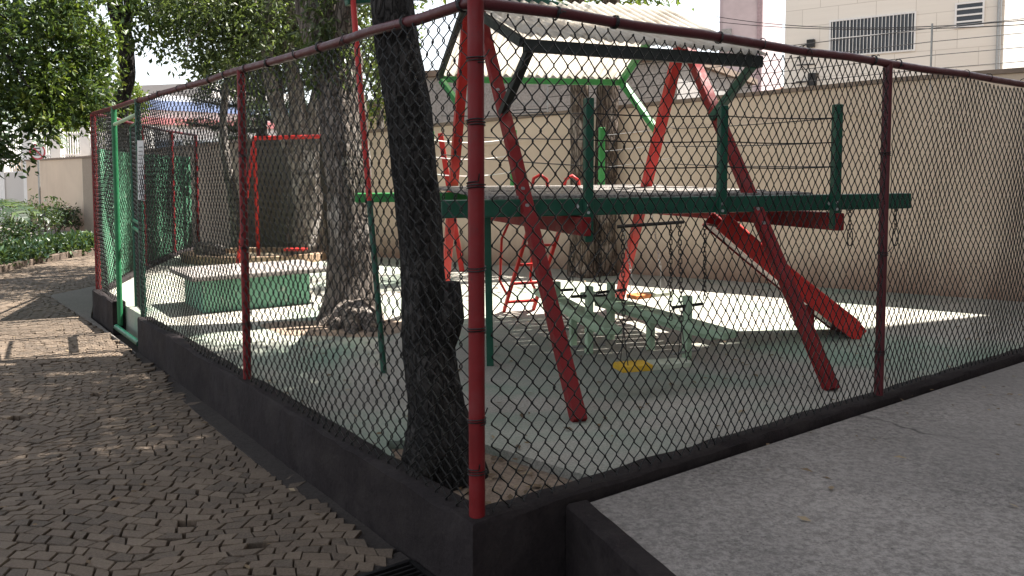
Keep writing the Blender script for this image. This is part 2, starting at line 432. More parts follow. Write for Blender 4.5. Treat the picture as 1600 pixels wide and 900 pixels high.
# ------------------------------------------------------------------ mosaic paving, every stone a small chamfered block
def inpoly(x, y, poly):
    ins = np.zeros(x.shape, bool); n = len(poly)
    for i in range(n):
        x1, y1 = poly[i]; x2, y2 = poly[(i + 1) % n]
        c = ((y1 > y) != (y2 > y)) & (x < (x2 - x1) * (y - y1) / (y2 - y1 + 1e-12) + x1)
        ins ^= c
    return ins
def snoise(x, y, seed, sc_):
    r = np.random.default_rng(seed); o = np.zeros_like(x)
    for k in range(7):
        a = r.uniform(0, 6.28); w = sc_ * r.uniform(.6, 1.8); o += np.sin((x * np.cos(a) + y * np.sin(a)) * w + r.uniform(0, 6.28))
    return o / 4
RAMPP = [(G(78, 462, ZP).x, G(78, 462, ZP).y), (G(150, 447, ZP).x, G(150, 447, ZP).y), L(S3 - .05, .1).to_tuple()[:2], L(S2 - .1, .1).to_tuple()[:2], (G(198, 540, ZP).x, G(198, 540, ZP).y)]
GR = [G(600, 895, ZP), G(712, 866, ZP)]
def paving():
    cw, ch = .086, .071
    nx, ny = int(11.5 / cw), int(17.5 / ch)
    def warp(u, v):
        x = u + .13 * snoise(u, v, 1, 1.1) + .03 * snoise(u, v, 3, 3.5)
        y = v + .20 * snoise(u, v, 2, 1.3) + .20 * np.abs(np.sin(u * 1.9 + .7 * np.sin(v * .9))) + .018 * snoise(u, v, 4, 7) + .006 * snoise(u, v, 5, 30)
        return x, y
    J, I = np.meshgrid(np.arange(ny), np.arange(nx + 1), indexing='ij')
    ub = (I + .5 * (J % 2)) * cw - 9.8 + rng.uniform(-.022, .022, I.shape)
    sl_ = rng.uniform(-.017, .017, I.shape)
    vb, vt = J * ch - .6, (J + 1) * ch - .6
    xb, yb = warp(ub - sl_, vb); xt_, yt_ = warp(ub + sl_, vt)
    X = np.stack([xb[:, :-1], xb[:, 1:], xt_[:, 1:], xt_[:, :-1]], -1).reshape(-1, 4)
    Y = np.stack([yb[:, :-1], yb[:, 1:], yt_[:, 1:], yt_[:, :-1]], -1).reshape(-1, 4)
    X = X + rng.uniform(-.004, .004, X.shape); Y = Y + rng.uniform(-.004, .004, Y.shape)
    cx, cy = X.mean(1), Y.mean(1)
    pathpoly = [(-9.4, .2), (1.25, -.4), (RA0.x - .12, RA0.y - .5), L(.0, .13).to_tuple()[:2], L(S2, .13).to_tuple()[:2], L(S3, .13).to_tuple()[:2], (-5.6, 12), (-6.2, 16), (-8.45, 16.3), (-8.5, 13.2), (-9.4, 12.6)]
    keep = inpoly(cx, cy, pathpoly) & ~inpoly(cx, cy, RAMPP)
    # clear of the drain grate
    gp = [(L(-.1, .5).x, L(-.1, .5).y), (L(-.1, .05).x, L(-.1, .05).y), (L(.42, .05).x, L(.42, .05).y), (L(.42, .5).x, L(.42, .5).y)]
    keep &= ~inpoly(cx, cy, gp)
    keep &= rng.random(cx.shape) > .004
    X, Y, cx, cy = X[keep], Y[keep], cx[keep][:, None], cy[keep][:, None]
    n = len(X)
    ins = rng.uniform(.86, .95, (n, 1)); ins2 = ins - rng.uniform(.025, .06, (n, 1))
    Xb, Yb = cx + (X - cx) * ins, cy + (Y - cy) * ins
    Xt, Yt = cx + (X - cx) * ins2, cy + (Y - cy) * ins2
    zt = ZP + rng.normal(0, .0016, (n, 1)); tx = rng.normal(0, .028, (n, 1)); ty = rng.normal(0, .028, (n, 1))
    zz = zt + (Xt - cx) * tx + (Yt - cy) * ty + .012 * snoise(cx, cy, 9, 1.0)
    zm = zt - .005 + (Xb - cx) * tx + (Yb - cy) * ty + .012 * snoise(cx, cy, 9, 1.0)
    V = np.concatenate([np.stack([Xb, Yb, np.full_like(Xb, ZP - .045)], -1), np.stack([Xb, Yb, zm], -1), np.stack([Xt, Yt, zz], -1)], 1)   # n,12,3
    f = np.array([(8, 9, 10, 11)] + [(a + i, a + (i + 1) % 4, a + 4 + (i + 1) % 4, a + 4 + i) for a in (0, 4) for i in range(4)])
    Fc = (f[None] + (np.arange(n) * 12)[:, None, None]).reshape(-1, 4)
    o = fast_mesh("path", V.reshape(-1, 3), Fc, STONE); tag(o, kind='structure')
def fast_mesh(name, V, Fc, m, parent=None, smooth=False):
    V = np.asarray(V, dtype=np.float32)
    if parent is not None: V = V - np.array(base_of(parent), dtype=np.float32)
    Fc = np.asarray(Fc, dtype=np.int32); k = Fc.shape[1]
    me = bpy.data.meshes.new(name)
    me.vertices.add(len(V)); me.vertices.foreach_set("co", V.ravel())
    me.loops.add(Fc.size); me.loops.foreach_set("vertex_index", Fc.ravel())
    me.polygons.add(len(Fc)); me.polygons.foreach_set("loop_start", np.arange(len(Fc), dtype=np.int32) * k)
    me.update(calc_edges=True); me.validate()
    if smooth: me.shade_smooth()
    else: me.shade_flat()
    me.materials.append(m)
    o = bpy.data.objects.new(name, me); col.objects.link(o)
    if parent is not None: o.parent = parent
    return o
paving()
MB().prism(RAMPP, -.39, ZP + .006).build("ramp", RAMP); tag(bpy.data.objects["ramp"], kind='structure')

mb = MB(); mb.prism([L(.55, .05).to_tuple()[:2], L(S2 - .02, .05).to_tuple()[:2], L(S2 - .02, .17).to_tuple()[:2], L(.55, .19).to_tuple()[:2]], -.385, ZP - .006)
tag(mb.build("mortar_strip", BED), kind='structure')

# far side: kerb, planting bed, lane by the wall
kp = [G(-260, 470, ZP), G(-60, 437, ZP), G(0, 425, ZP), G(60, 412, ZP), G(110, 401, ZP), G(148, 395, ZP), G(185, 390, ZP)]
mb = MB()
for a, b_ in zip(kp[:-1], kp[1:]):
    d = (b_ - a).normalized(); n_ = Vector((-d.y, d.x, 0))
    mb.prism([(a.x, a.y), (b_.x, b_.y), (b_.x + n_.x * .13, b_.y + n_.y * .13), (a.x + n_.x * .13, a.y + n_.y * .13)], -.39, ZP + .10)
mb.build("kerb", KERB, bevel=.012); tag(bpy.data.objects["kerb"], kind='structure')
bedp = [(p.x, p.y) for p in kp]
lane0 = [G(190, 378, ZP), G(60, 381, ZP), G(-200, 400, ZP)]
sheet("planting_bed", bedp + [(p.x, p.y) for p in lane0], ZP + .05, EARTH)
sheet("lane", [(p.x, p.y) for p in lane0[::-1]] + [(-5.9, 15.6), (-11.5, 21.9), (-26, 36)], ZP + .004, RAMP)

# ------------------------------------------------------------------ low painted walls under the fence
def wall_strip(mb, pts, w, z0, z1, rough=0):
    """a wall of thickness w along pts (centre line), mitred, top slightly uneven"""
    P = []
    for i in range(len(pts) - 1):
        a, b_ = pts[i], pts[i + 1]; n = max(1, int((b_ - a).length / .12))
        for k in range(n): P.append(a + (b_ - a) * (k / n))
    P.append(pts[-1])
    vs, fs = [], []
    for i, p in enumerate(P):
        t = (P[min(i + 1, len(P) - 1)] - P[max(i - 1, 0)]); t.z = 0; t.normalize()
        n = Vector((-t.y, t.x, 0)); k = 1
        if 0 < i < len(P) - 1:
            t1 = (P[i] - P[i - 1]); t1.z = 0; t1.normalize(); k = 1 / max(.5, abs(t.dot(t1)))
        r = lambda s=1: random.uniform(-1, 1) * rough * s
        a_, b_ = p + n * (w / 2 * k + r(.6)), p - n * (w / 2 * k + r(.6))
        ch = .012
        ai, bi = p + n * (w / 2 * k - ch), p - n * (w / 2 * k - ch)
        vs += [(a_.x, a_.y, z0), (a_.x, a_.y, z1 - ch + r()), (ai.x, ai.y, z1 + r()), (bi.x, bi.y, z1 + r()), (b_.x, b_.y, z1 - ch + r()), (b_.x, b_.y, z0)]
    for i in range(len(P) - 1):
        for k in range(5): fs.append((i * 6 + k, i * 6 + k + 1, (i + 1) * 6 + k + 1, (i + 1) * 6 + k))
    fs.append((0, 1, 2, 3, 4, 5)[::-1]); m_ = (len(P) - 1) * 6; fs.append(tuple(m_ + k for k in range(6)))
    mb.add(vs, fs)
mb = MB(); wall_strip(mb, [L(S2 - .03), L(0), Rr(8.2)], .13, -.385, ZW, .007)
o = mb.build("low_wall", WALLBASE, smooth=40)
bm = bmesh.new(); bm.from_mesh(o.data); bmesh.ops.recalc_face_normals(bm, faces=bm.faces); bm.to_mesh(o.data); bm.free()
tag(o, "low dark maroon painted wall carrying the near wire fence round the corner post", "low wall")
mb = MB(); wall_strip(mb, [BACK[2], BACK[1], BACK[0], L(S3), L(S2b + .03)], .13, -.385, ZW, .004)
o = mb.build("low_wall", WALLBASE, smooth=40)
bm = bmesh.new(); bm.from_mesh(o.data); bmesh.ops.recalc_face_normals(bm, faces=bm.faces); bm.to_mesh(o.data); bm.free()
tag(o, "short low maroon wall beyond the green gate, lit on its end by the path", "low wall")
mb = MB(); wall_strip(mb, [RA0 + (RAs - RA0) + rd * .012, RA2], .11, -.385, .03, .003)
o = mb.build("retaining_kerb", WALLBASE, smooth=40)
bm = bmesh.new(); bm.from_mesh(o.data); bmesh.ops.recalc_face_normals(bm, faces=bm.faces); bm.to_mesh(o.data); bm.free()
tag(o, "dark painted retaining kerb edging the concrete slab in the foreground", "kerb")

# drain grate at the foot of the corner
gt = thing("drain_grate", L(.14, .28, ZP), "black iron drain grate set in the paving at the foot of the fence corner", "drain grate")
mb = MB(); gz = ZP + .004
for k in range(13):
    s = -.06 + k * .034
    mb.bar(L(s, .10, gz), L(s, .42, gz), .012, .016)
mb.build("bars", WIRE, gt)
mb = MB()
for a, b_ in ((L(-.08, .085, gz), L(.38, .085, gz)), (L(-.08, .435, gz), L(.38, .435, gz)), (L(-.085, .08, gz), L(-.085, .44, gz)), (L(.385, .08, gz), L(.385, .44, gz))): mb.bar(a, b_, .02, .02)
mb.build("rim", WIRE, gt)
mb = MB(); mb.prism([L(.40, .07).to_tuple()[:2], L(.40, .62).to_tuple()[:2], L(.52, .62).to_tuple()[:2], L(.5, .07).to_tuple()[:2]], -.39, ZP + .002)
o = mb.build("mortar_strip", BED); tag(o, kind='structure')

# ------------------------------------------------------------------ chain link
def chain_link(name, p0, p1, z0, z1, m, parent, W=.088, r=.0034, seed=0, warp=.018, hx=(.042, .042)):
    p0, p1 = Vector(p0), Vector(p1); d = (p1 - p0); d.z = 0; Ln = d.length; d.normalize()
    nrm = np.array((-d.y, d.x, 0)); dv = np.array((d.x, d.y, 0))
    h = W / 2
    # column positions: the mesh is stretched wider near one end than the other
    cs = [0.0]
    while cs[-1] < Ln: cs.append(cs[-1] + (hx[0] + (hx[1] - hx[0]) * min(1, cs[-1] / min(Ln, 1.6))))
    cs = np.array(cs) * (Ln / cs[-1]); ncol = len(cs) - 1; nrow = max(2, int((z1 - z0) / h))
    k = np.arange(ncol)[:, None]; jj = np.arange(2 * (nrow + 1))[None, :]; j = jj // 2
    par = (j + k) % 2
    s = cs[k + par] + 0 * j
    s = s + np.where(par == 1, .0022, -.0022)
    hz = (z1 - z0) / nrow
    z = z0 + j * hz + np.where(jj % 2 == 0, -.105, .105) * hz + 0 * k
    rs = np.random.default_rng(100 + seed)
    ph = rs.uniform(0, 6.28, 8)
    un = s / Ln
    edge = np.sin(np.pi * np.clip(un, 0, 1)) ** .5
    w = warp * (np.sin(s * 2.1 + ph[0] + z * 1.3) + .7 * np.sin(s * 4.7 + ph[1] - z * 2.2) + .5 * np.sin(z * 5 + ph[2] + s)) * edge
    s = s + .007 * edge * np.sin(z * 3.2 + ph[3] + s * 1.7) + .004 * edge * np.sin(z * 7 + s * 5 + ph[4]) + np.repeat(rs.normal(0, .0019, (ncol, nrow + 1)), 2, 1)
    z = z + (.010 * np.sin(s * 2.6 + ph[5]) + .006 * np.sin(s * 6 + ph[6])) * edge + np.repeat(rs.normal(0, .0019, (ncol, nrow + 1)), 2, 1)
    off = w + np.where(par == 1, .003, -.003)
    P = np.array((p0.x, p0.y, 0))[None, None] + s[..., None] * dv + off[..., None] * nrm
    P[..., 2] = z
    hv = dv * r * 1.35; nv = nrm * r
    ring = np.stack([P + hv, P + nv, P - hv, P - nv], 2)           # ncol,nrow+1,4,3
    V = ring.reshape(-1, 3)
    nr2 = P.shape[1]; idx = np.arange(ncol * nr2 * 4).reshape(ncol, nr2, 4)
    fs = []
    for q in range(4):
        q2 = (q + 1) % 4
        fs.append(np.stack([idx[:, :-1, q], idx[:, :-1, q2], idx[:, 1:, q2], idx[:, 1:, q]], -1).reshape(-1, 4))
    o = fast_mesh(name, V, np.concatenate(fs), m, parent, smooth=True)
    return o
ZT = 2.05
def post(parent, p, r, z0, z1, m, name="post"):
    mb = MB(); mb.tube([(p.x, p.y, z0), (p.x, p.y, z1)], r, 14)
    o = mb.build(name, m, parent, smooth=50)
    return o
def ties(p, r, zs, parent):
    for z in zs:
        mb = MB(); P = []; a0 = random.uniform(0, 6.28); tl = random.uniform(-.006, .006)
        for k in range(40):
            a = a0 + k * 6.28 / 17; P.append((p.x + math.cos(a) * (r + .004), p.y + math.sin(a) * (r + .004), z + k * .0006 + tl * math.sin(a)))
        e = Vector((math.cos(a), math.sin(a), 0)); q = Vector(P[-1])
        P += [q + e * .012 + Vector((0, 0, .012)), q + e * .022 + Vector((0, 0, .03))]
        mb.tube(P, .0027, 5); mb.build("tie_wire", WIRE, parent)
def rail(parent, pts, r, m, name="top_rail"):
    mb = MB()
    P = []
    for a, b_ in zip(pts[:-1], pts[1:]):
        n = max(2, int((b_ - a).length / .4))
        for k in range(n):
            q = a + (b_ - a) * (k / n); P.append(q + Vector((0, 0, random.uniform(-.006, .006))))
    P.append(pts[-1]); mb.tube(P, r, 10)
    return mb.build(name, m, parent, smooth=60)
def rail_ties(parent, p0, p1, z, n, r=.026):
    d = (p1 - p0).normalized(); sd = Vector((-d.y, d.x, 0))
    for k in range(n):
        c = p0 + (p1 - p0) * ((k + random.uniform(.1, .9)) / n); c = Vector((c.x, c.y, z)); P = []
        tn = random.choice((1, 2, 3)); a0 = random.uniform(0, 6.28); m_ = tn * 15
        for q in range(m_):
            a = a0 + q * 6.28 / 14; P.append(c + sd * math.cos(a) * (r + .002) + Vector((0, 0, math.sin(a) * (r + .002))) + d * (.0005 * q + .008 * math.sin(a + 1)))
        P += [P[-1] + d * .012 + Vector((0, 0, .010)), P[-1] + d * .03 + Vector((0, 0, random.uniform(-.02, .03)))]
        mb = MB(); mb.tube(P, .0026, 4); mb.build("tie_wire", WIRE, parent)

up = lambda p, z: Vector((p.x, p.y, z))
fA = thing("chain_link_fence", L(0, 0, ZW), "wire mesh fence with red posts running from the near corner post along the mosaic path", "fence")
post(fA, L(0), .032, ZW - .02, ZT + .01, RED_POST)["label"] = "thick red corner post, nearest of all"
post(fA, L(S1), .026, ZW - .02, ZT, RED_POST)
post(fA, L(S2), .026, ZW - .25, ZT + .02, GREEN_D)["label"] = "dark green gate post"
rail(fA, [L(-.02, 0, ZT), L(S2, 0, ZT)], .023, MAROON)
ties(L(0), .032, (.22, .42, .78, 1.02, 1.34, 1.58, 1.82), fA); ties(L(S1), .026, (.4, .9, 1.5), fA)
rail_ties(fA, L(0), L(S2), ZT, 14)
chain_link("wire_mesh", L(.03, .02), L(S1 - .02, .02), ZW + .01, ZT - .035, MESHW, fA, seed=1)
chain_link("wire_mesh", L(S1 + .02, .02), L(S2 - .02, .02), ZW + .01, ZT - .035, MESHW, fA, seed=2)

fB = thing("chain_link_fence", Rr(1.5, 0, ZW), "wire mesh fence with maroon post running along the concrete slab at right", "fence")
for s in RS: post(fB, Rr(s), .027, ZW - .02, ZT, MAROON)
rail(fB, [Rr(.02, 0, ZT), Rr(RS[0], 0, ZT - .005), Rr(RS[1], 0, ZT - .01), Rr(8.2, 0, ZT)], .023, MAROON)
for s in RS: ties(Rr(s), .027, (.3, .9, 1.5), fB)
rail_ties(fB, Rr(0), Rr(8), ZT, 16)
ss = [.03] + RS
for i in range(3):
    chain_link("wire_mesh", Rr(ss[i] + .03, .02), Rr(ss[i + 1] - .02, .02), ZW + .01, ZT - .045, MESHW, fB, seed=5 + i, warp=.02 if i else .012, hx=(.031, .031) if i else (.040, .0315))

fC = thing("chain_link_fence", L(S3, 0, ZW), "far wire mesh fence with faded red posts turning back beyond the green gate", "fence")
post(fC, L(S2b), .027, ZW - .25, ZT + .01, GREEN_G)["label"] = "brighter green gate post"
post(fC, L(S3), .03, ZW - .02, ZT, RED_POST)
for p in BACK: post(fC, p, .03, ZW - .02, ZT, RED_POST)
rail(fC, [L(S2, 0, ZT), L(S3, 0, ZT)], .022, MAROON)
rail(fC, [up(L(S3), ZT), up(BACK[0], ZT), up(BACK[1], ZT), up(BACK[2], ZT)], .022, MAROON)
chain_link("wire_mesh", L(S2b + .02, .02), L(S3 - .02, .02), ZW + .01, ZT - .035, MESHW, fC, seed=11)
pts = [L(S3)] + BACK
for i in range(3): chain_link("wire_mesh", pts[i], pts[i + 1], ZW + .01, ZT - .035, MESHW, fC, seed=12 + i)

# gate: leaf hinged on the near post, standing slightly open into the playground
gz0, gz1 = -.12, 1.86
H = L(S2 + .06, -.02); E_ = L(S2 + .94, -.14); E_.z = 0; H.z = 0
gate = thing("gate", up(H, gz0), "dark green tubular gate with wire mesh, standing ajar between the two green posts", "gate")
mb = MB()
mb.tube([up(H, gz0), up(H, gz1), ], .021, 10); mb.tube([up(E_, gz0), up(E_, gz1)], .021, 10)
for z in (gz0, .82, .90, gz1): mb.tube([up(H, z), up(E_, z)], .019, 10)
mb.build("frame", GREEN_D, gate, smooth=60)
chain_link("wire_mesh", H, E_, gz0 + .02, gz1 - .02, MESHW, gate, seed=21, warp=.006)
mb = MB(); lp = E_ + (E_ - H).normalized() * .0
mb.bar(up(lp, .80), up(lp + (E_ - H).normalized() * .09, .80), .03, .05); mb.build("latch", STEEL, gate)
o = MB(); o.tube([L(S2 + .02, .04, -.21), L(S2b, .04, -.21)], .028, 10); o.tube([L(S2 + .02, -.09, -.20), L(S2b, -.09, -.20)], .026, 10)
tag(o.build("threshold_pipe", GREEN_D, None, smooth=60), "pair of dark green pipes lying across the foot of the gate opening", "threshold")
o = MB(); o.tube([L(S2, 0, 1.93), L(S2b, 0, 1.88)], .018, 8)
tag(o.build("gate_lintel", GREEN_PALE, None, smooth=60), "pale pipe bridging the top of the gate opening under the rail", "pipe")
nt_ = thing("notice", L(S2 - .22, .03, 1.2), "white printed notice sheet tied to the mesh beside the dark green gate post", "notice")
a0, a1 = L(S2 - .34, .032), L(S2 - .04, .032)
MB().bar(up((a0 + a1) / 2, 1.14), up((a0 + a1) / 2 + Vector((.012, -.01, 0)), 1.68), .004, .24, side=(-dR)).build("sheet", PAPER, nt_)
mb = MB()
for k in range(13):
    z = 1.62 - k * .036; w = random.uniform(.5, .95) if k else .6
    mb.bar(L(S2 - .30, .037, z), L(S2 - .30 + .22 * w, .037, z), .002, .007, side=(-dR))
mb.build("printed_lines", INK, nt_)

# ------------------------------------------------------------------ boundary wall
mb = MB(); mbd = MB(); mbt = MB()
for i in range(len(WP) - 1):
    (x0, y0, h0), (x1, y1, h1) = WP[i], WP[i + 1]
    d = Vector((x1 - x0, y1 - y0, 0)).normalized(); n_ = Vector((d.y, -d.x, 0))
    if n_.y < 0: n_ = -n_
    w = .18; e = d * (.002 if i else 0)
    (mbd if i == 5 else mbt if i == 6 else mb).prism([(x0, y0), (x1, y1), (x1 + n_.x * w, y1 + n_.y * w), (x0 + n_.x * w, y0 + n_.y * w)], -.39, [h0, h1, h1, h0])  # the stretch behind the swing set is built in a darker grey
bw = thing("boundary_wall", (4.46, 9.4, 0), "long beige rendered wall with mud-stained foot closing off the back of the playground", "wall")
mb.build("wall_body", WALL, bw); mbd.build("dark_section", concrete("dark_grey_render", (.15, .127, .108), (.085, .07, .06), (.12, .08, .06), bs=.5, scale=1.5, pits=False), bw)["label"] = "darker section behind the swing set"; mbt.build("far_section", concrete("tree_shaded_render", (.33, .27, .21), (.26, .21, .165), bs=.25, scale=1.2, pits=False), bw)["label"] = "far-left section past the garden, tree shade in its colour"  # far section is the same wall, tree shade put into its darker colour
mb = MB(); mb2 = MB()
for i in range(len(WP) - 1):
    (x0, y0, h0), (x1, y1, h1) = WP[i], WP[i + 1]
    d = Vector((x1 - x0, y1 - y0, 0)).normalized(); n_ = Vector((d.y, -d.x, 0))
    if n_.y < 0: n_ = -n_
    c = n_ * .09
    mb.bar(Vector((x0, y0, h0 + .027)) + c, Vector((x1, y1, h1 + .027)) + c, .25, .05)
    if 2 <= i <= 3:
        mb2.bar(Vector((x0, y0, h0 - .33)) - n_ * .008, Vector((x1, y1, h1 - .33)) - n_ * .008, .018, .03)
mb.build("coping", COPING, bw); mb2.build("ledge", WALL, bw)
# vertical control joints / pilaster edges
mb = MB()
for t in (.25, .8):
    (x0, y0, h0), (x1, y1, h1) = WP[1], WP[2]
    x, y = x0 + (x1 - x0) * t, y0 + (y1 - y0) * t
    mb.box(x - .012, x + .012, y - .012, y + .003, -.3, 2.4)
mb.build("joint", COPING, bw)

# electric fence along the coping
ef = thing("electric_fence", (4.46, 9.45, 2.45), "thin electric fence wires on short white rods along the top of the beige wall", "electric fence")
rods = []
for px in (1700, 1443, 1150, 850):
    k = None
    for i in range(len(WP) - 1):
        (x0, y0, h0), (x1, y1, h1) = WP[i], WP[i + 1]
        r_ = ray(px, 200); den = (x1 - x0) * r_.y - (y1 - y0) * r_.x
        t = (r_.x * y0 - r_.y * x0) / den
        if 0 <= t <= 1: k = (x0 + (x1 - x0) * t, y0 + (y1 - y0) * t, h0 + (h1 - h0) * t); break
    if k: rods.append(Vector(k) + Vector((.05, .07, 0)))
for p in rods:
    mb = MB(); mb.tube([p + Vector((0, -.09, -.12)), p + Vector((0, -.09, .62))], .011, 8)
    mb.bar(p + Vector((0, -.09, -.03)), p + Vector((.05, 0, -.03)), .02, .02)
    mb.build("rod", STEEL, ef)
for z in (.12, .27, .42, .57):
    mb = MB(); mb.tube([p + Vector((0, -.09, z)) for p in rods], .0045, 4); mb.build("wire", WIRE, ef)

# ------------------------------------------------------------------ timber play tower
e1 = Vector((.955, .296, 0)); e2 = Vector((-.296, .955, 0))
fF = [G(905, 659), G(1300, 610)]; fB_ = [G(693, 474), G(965, 478)]
ap = [D(741, 6, 6.85), D(1070, 74, 6.95)]
tw = thing("play_tower", (1.0, 6.8, 0), "timber play tower with red A-frame legs, green deck beams and corrugated roof", "play tower")
for k in range(2):
    for foot in (fF[k], fB_[k]):
        d = (ap[k] - foot).normalized()
        mb = MB(); mb.bar(foot - d * .0, ap[k] + d * .10 + e1 * (.03 if foot is fF[k] else -.05), .082, .075, side=e1)
        mb.build("leg", RED_WOOD if foot is fF[k] else RED, tw, bevel=.004)  # rear legs take the brighter red: sunlight put into their colour
ridL = D(540, -2, 6.35)
rb = MB(); rb.bar(ridL, ap[0] + Vector((0, 0, .12)), .09, .1); rb.bar(ap[0] + Vector((0, 0, .121)), ap[1] + Vector((0, 0, .06)), .09, .1)
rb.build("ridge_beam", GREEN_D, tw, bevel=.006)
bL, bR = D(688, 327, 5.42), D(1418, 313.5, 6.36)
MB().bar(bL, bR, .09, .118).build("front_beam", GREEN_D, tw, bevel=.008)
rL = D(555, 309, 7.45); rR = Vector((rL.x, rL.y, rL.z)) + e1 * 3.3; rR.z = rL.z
MB().bar(rL, rR, .09, .085).build("rear_beam", GREEN_SUN, tw, bevel=.008)
bd = (bR - bL).normalized()
def onb(px):   # point on the front beam seen at px
    lo, hi = 0.0, 1.0
    for _ in range(40):
        t = (lo + hi) / 2; p = bL + (bR - bL) * t
        if 800 + F * p.x / (p.y * math.cos(PITCH) - (p.z - EYE) * math.sin(PITCH)) < px: lo = t
        else: hi = t
    return bL + (bR - bL) * lo
jl = [onb(905), onb(1296)]
for p, far in ((jl[0], Vector((-.32, 7.75, 0))), (jl[1], Vector((1.55, 8.3, 0)))):
    a = Vector((p.x, p.y, bL.z - .125)); f_ = Vector((far.x, far.y, a.z)); dd = (f_ - a).normalized()
    MB().bar(a - dd * .12, f_ + dd * .1, .07, .13).build("joist", RED_WOOD, tw, bevel=.007)
# deck of loose grey boards, running with the beams
dz = bL.z + .062
Fl, Fr_ = onb(770), onb(1282); Rl_, Rr_ = rL + e1 * .75, rL + e1 * 2.95
mb = MB(); nb = 15
for k in range(nb):
    t = (k + .5) / nb
    a = Fl + (Rl_ - Fl) * t; b_ = Fr_ + (Rr_ - Fr_) * t
    a = Vector((a.x, a.y, dz + .014 + .02 * t + random.uniform(-.006, .006))); b_ = Vector((b_.x, b_.y, dz + .014 + .02 * t + random.uniform(-.006, .008)))
    s_ = (b_ - a).normalized()
    mb.bar(a - s_ * random.uniform(-.05, .07), b_ + s_ * random.uniform(-.06, .06), .148, .022)
mb.build("deck", DECKW, tw, bevel=.003)
# railing posts
fp = []
for px, top, bot in ((913, 153, 378), (1119, 165, 335), (1295, 163, 358)):
    p = onb(px); p = p - Vector((-bd.y, bd.x, 0)) * .075
    zt, zb = D(px, top, p.y).z, D(px, bot, p.y).z
    MB().bar((p.x, p.y, zb), (p.x, p.y, zt), .06, .06, side=bd).build("railing_post", GREEN_D, tw, bevel=.006)
    fp.append((p, zt))
rp = []
for px, top in ((676, 205), (806, 203), (944, 199)):
    t = 0
    for t in np.linspace(0, 3.3, 400):
        p = rL + e1 * t
        if 800 + F * p.x / p.y >= px: break
    p = rL + e1 * float(t) + e2 * .08
    zt = D(px, top, p.y).z
    MB().bar((p.x, p.y, rL.z - .05), (p.x, p.y, zt), .055, .055, side=e1).build("railing_post", GREEN_SUN, tw, bevel=.006)
    rp.append((p, zt))
def sag(a, b_, s=.02, n=7):
    return [a + (b_ - a) * (i / n) - Vector((0, 0, s * 4 * (i / n) * (1 - i / n))) for i in range(n + 1)]
legR = lambda z: fF[1] + (ap[1] - fF[1]) * (z / ap[1].z)
legL = lambda z: fF[0] + (ap[0] - fF[0]) * (z / ap[0].z)
def cable(pts, r, m, name="guard_cable"): MB().tube(pts, r, 5).build(name, m, tw, smooth=60)
for dzr in (.10, .28, .46):
    a, m1, b_ = fp[0][0], fp[1][0], fp[2][0]; zz = fp[2][1] - dzr
    cable(sag(up(a, zz), up(m1, zz), .012) + sag(up(m1, zz), up(b_, zz), .012)[1:], .0045, WIRE)
    a = fp[2][0]
    cable(sag(Vector((a.x, a.y, fp[2][1] - dzr)), Vector((rp[2][0].x + .75, rp[2][0].y + .2, fp[2][1] - dzr + .04)), .01), .0045, WIRE)
    a = fp[0][0]
    cable(sag(Vector((a.x, a.y, fp[0][1] - dzr)), Vector((rp[0][0].x + .1, rp[0][0].y, fp[0][1] - dzr + .12)), .01), .0045, WIRE)
for dzr in (.08, .24, .40):
    a, b_ = rp[0][0], rp[1][0]
    cable(sag(Vector((a.x, a.y, rp[0][1] - dzr)), Vector((b_.x, b_.y, rp[1][1] - dzr)), .035), .006, ROPE, "guard_rope")
    a, b_ = rp[2][0], rp[2][0] + e1 * .8 + Vector((0, 0, .12))
    cable(sag(Vector((a.x, a.y, rp[2][1] - dzr)), Vector((b_.x, b_.y, rp[2][1] - dzr + .1)), .01), .003, WIRE, "guard_rope")
# roof
NL, NR_ = D(816, 62, 5.55), D(1196, 91, 6.1)
RL, RRt = D(727, -2, 6.75), D(1040, 13, 7.1)
FL_, FRr = D(686, 119, 7.65), D(971, 124, 7.95)
def corrug(name, a, b_, c, d_, nw):
    """sheet with corrugations running from a-b (eave) to c-d (ridge)"""
    nu, nv = nw * 8, 8
    n_ = (b_ - a).cross(c - a).normalized()
    if n_.z < 0: n_ = -n_
    vs, fs = [], []
    for j in range(nv + 1):
        for i in range(nu + 1):
            u, v = i / nu, j / nv
            p = (a * (1 - u) + b_ * u) * (1 - v) + (c * (1 - u) + d_ * u) * v
            vs.append(p + n_ * (.016 * math.sin(2 * math.pi * nw * u) + .006 * math.sin(5 * u + 3 * v) - .012 * math.sin(math.pi * v)))
    for j in range(nv):
        for i in range(nu):
            k = j * (nu + 1) + i; fs.append((k, k + 1, k + nu + 2, k + nu + 1))
    o = mesh_obj(name, vs, fs, SHEET, tw, smooth=180)
    md = o.modifiers.new("thick", 'SOLIDIFY'); md.thickness = .004
    return o
corrug("near_roof_slope", NL - Vector((0, .06, -.03)), NR_ - Vector((0, .06, -.03)), RL + Vector((0, 0, .01)), RRt + Vector((0, 0, .01)), 23)
corrug("far_roof_slope", FL_ + Vector((0, .05, .02)), FRr + Vector((0, .05, .02)), RL, RRt, 23)
MB().bar(D(818, 71, 5.57), D(1190, 97, 6.1), .05, .085).build("front_eave_beam", BLACKBEAM, tw, bevel=.005)
MB().bar(D(686, 124, 7.65), D(971, 129, 7.95), .05, .055).build("rear_eave_beam", GREEN_SUN, tw, bevel=.005)
mb = MB(); mb.bar(RL - Vector((0, 0, .05)), NL - Vector((0, 0, .02)), .045, .06); mb.build("rafter", BLACKBEAM, tw)
mb = MB(); mb.bar(RL - Vector((0, 0, .05)), FL_ - Vector((0, 0, .02)), .045, .05); mb.build("rafter", BLACKBEAM, tw)
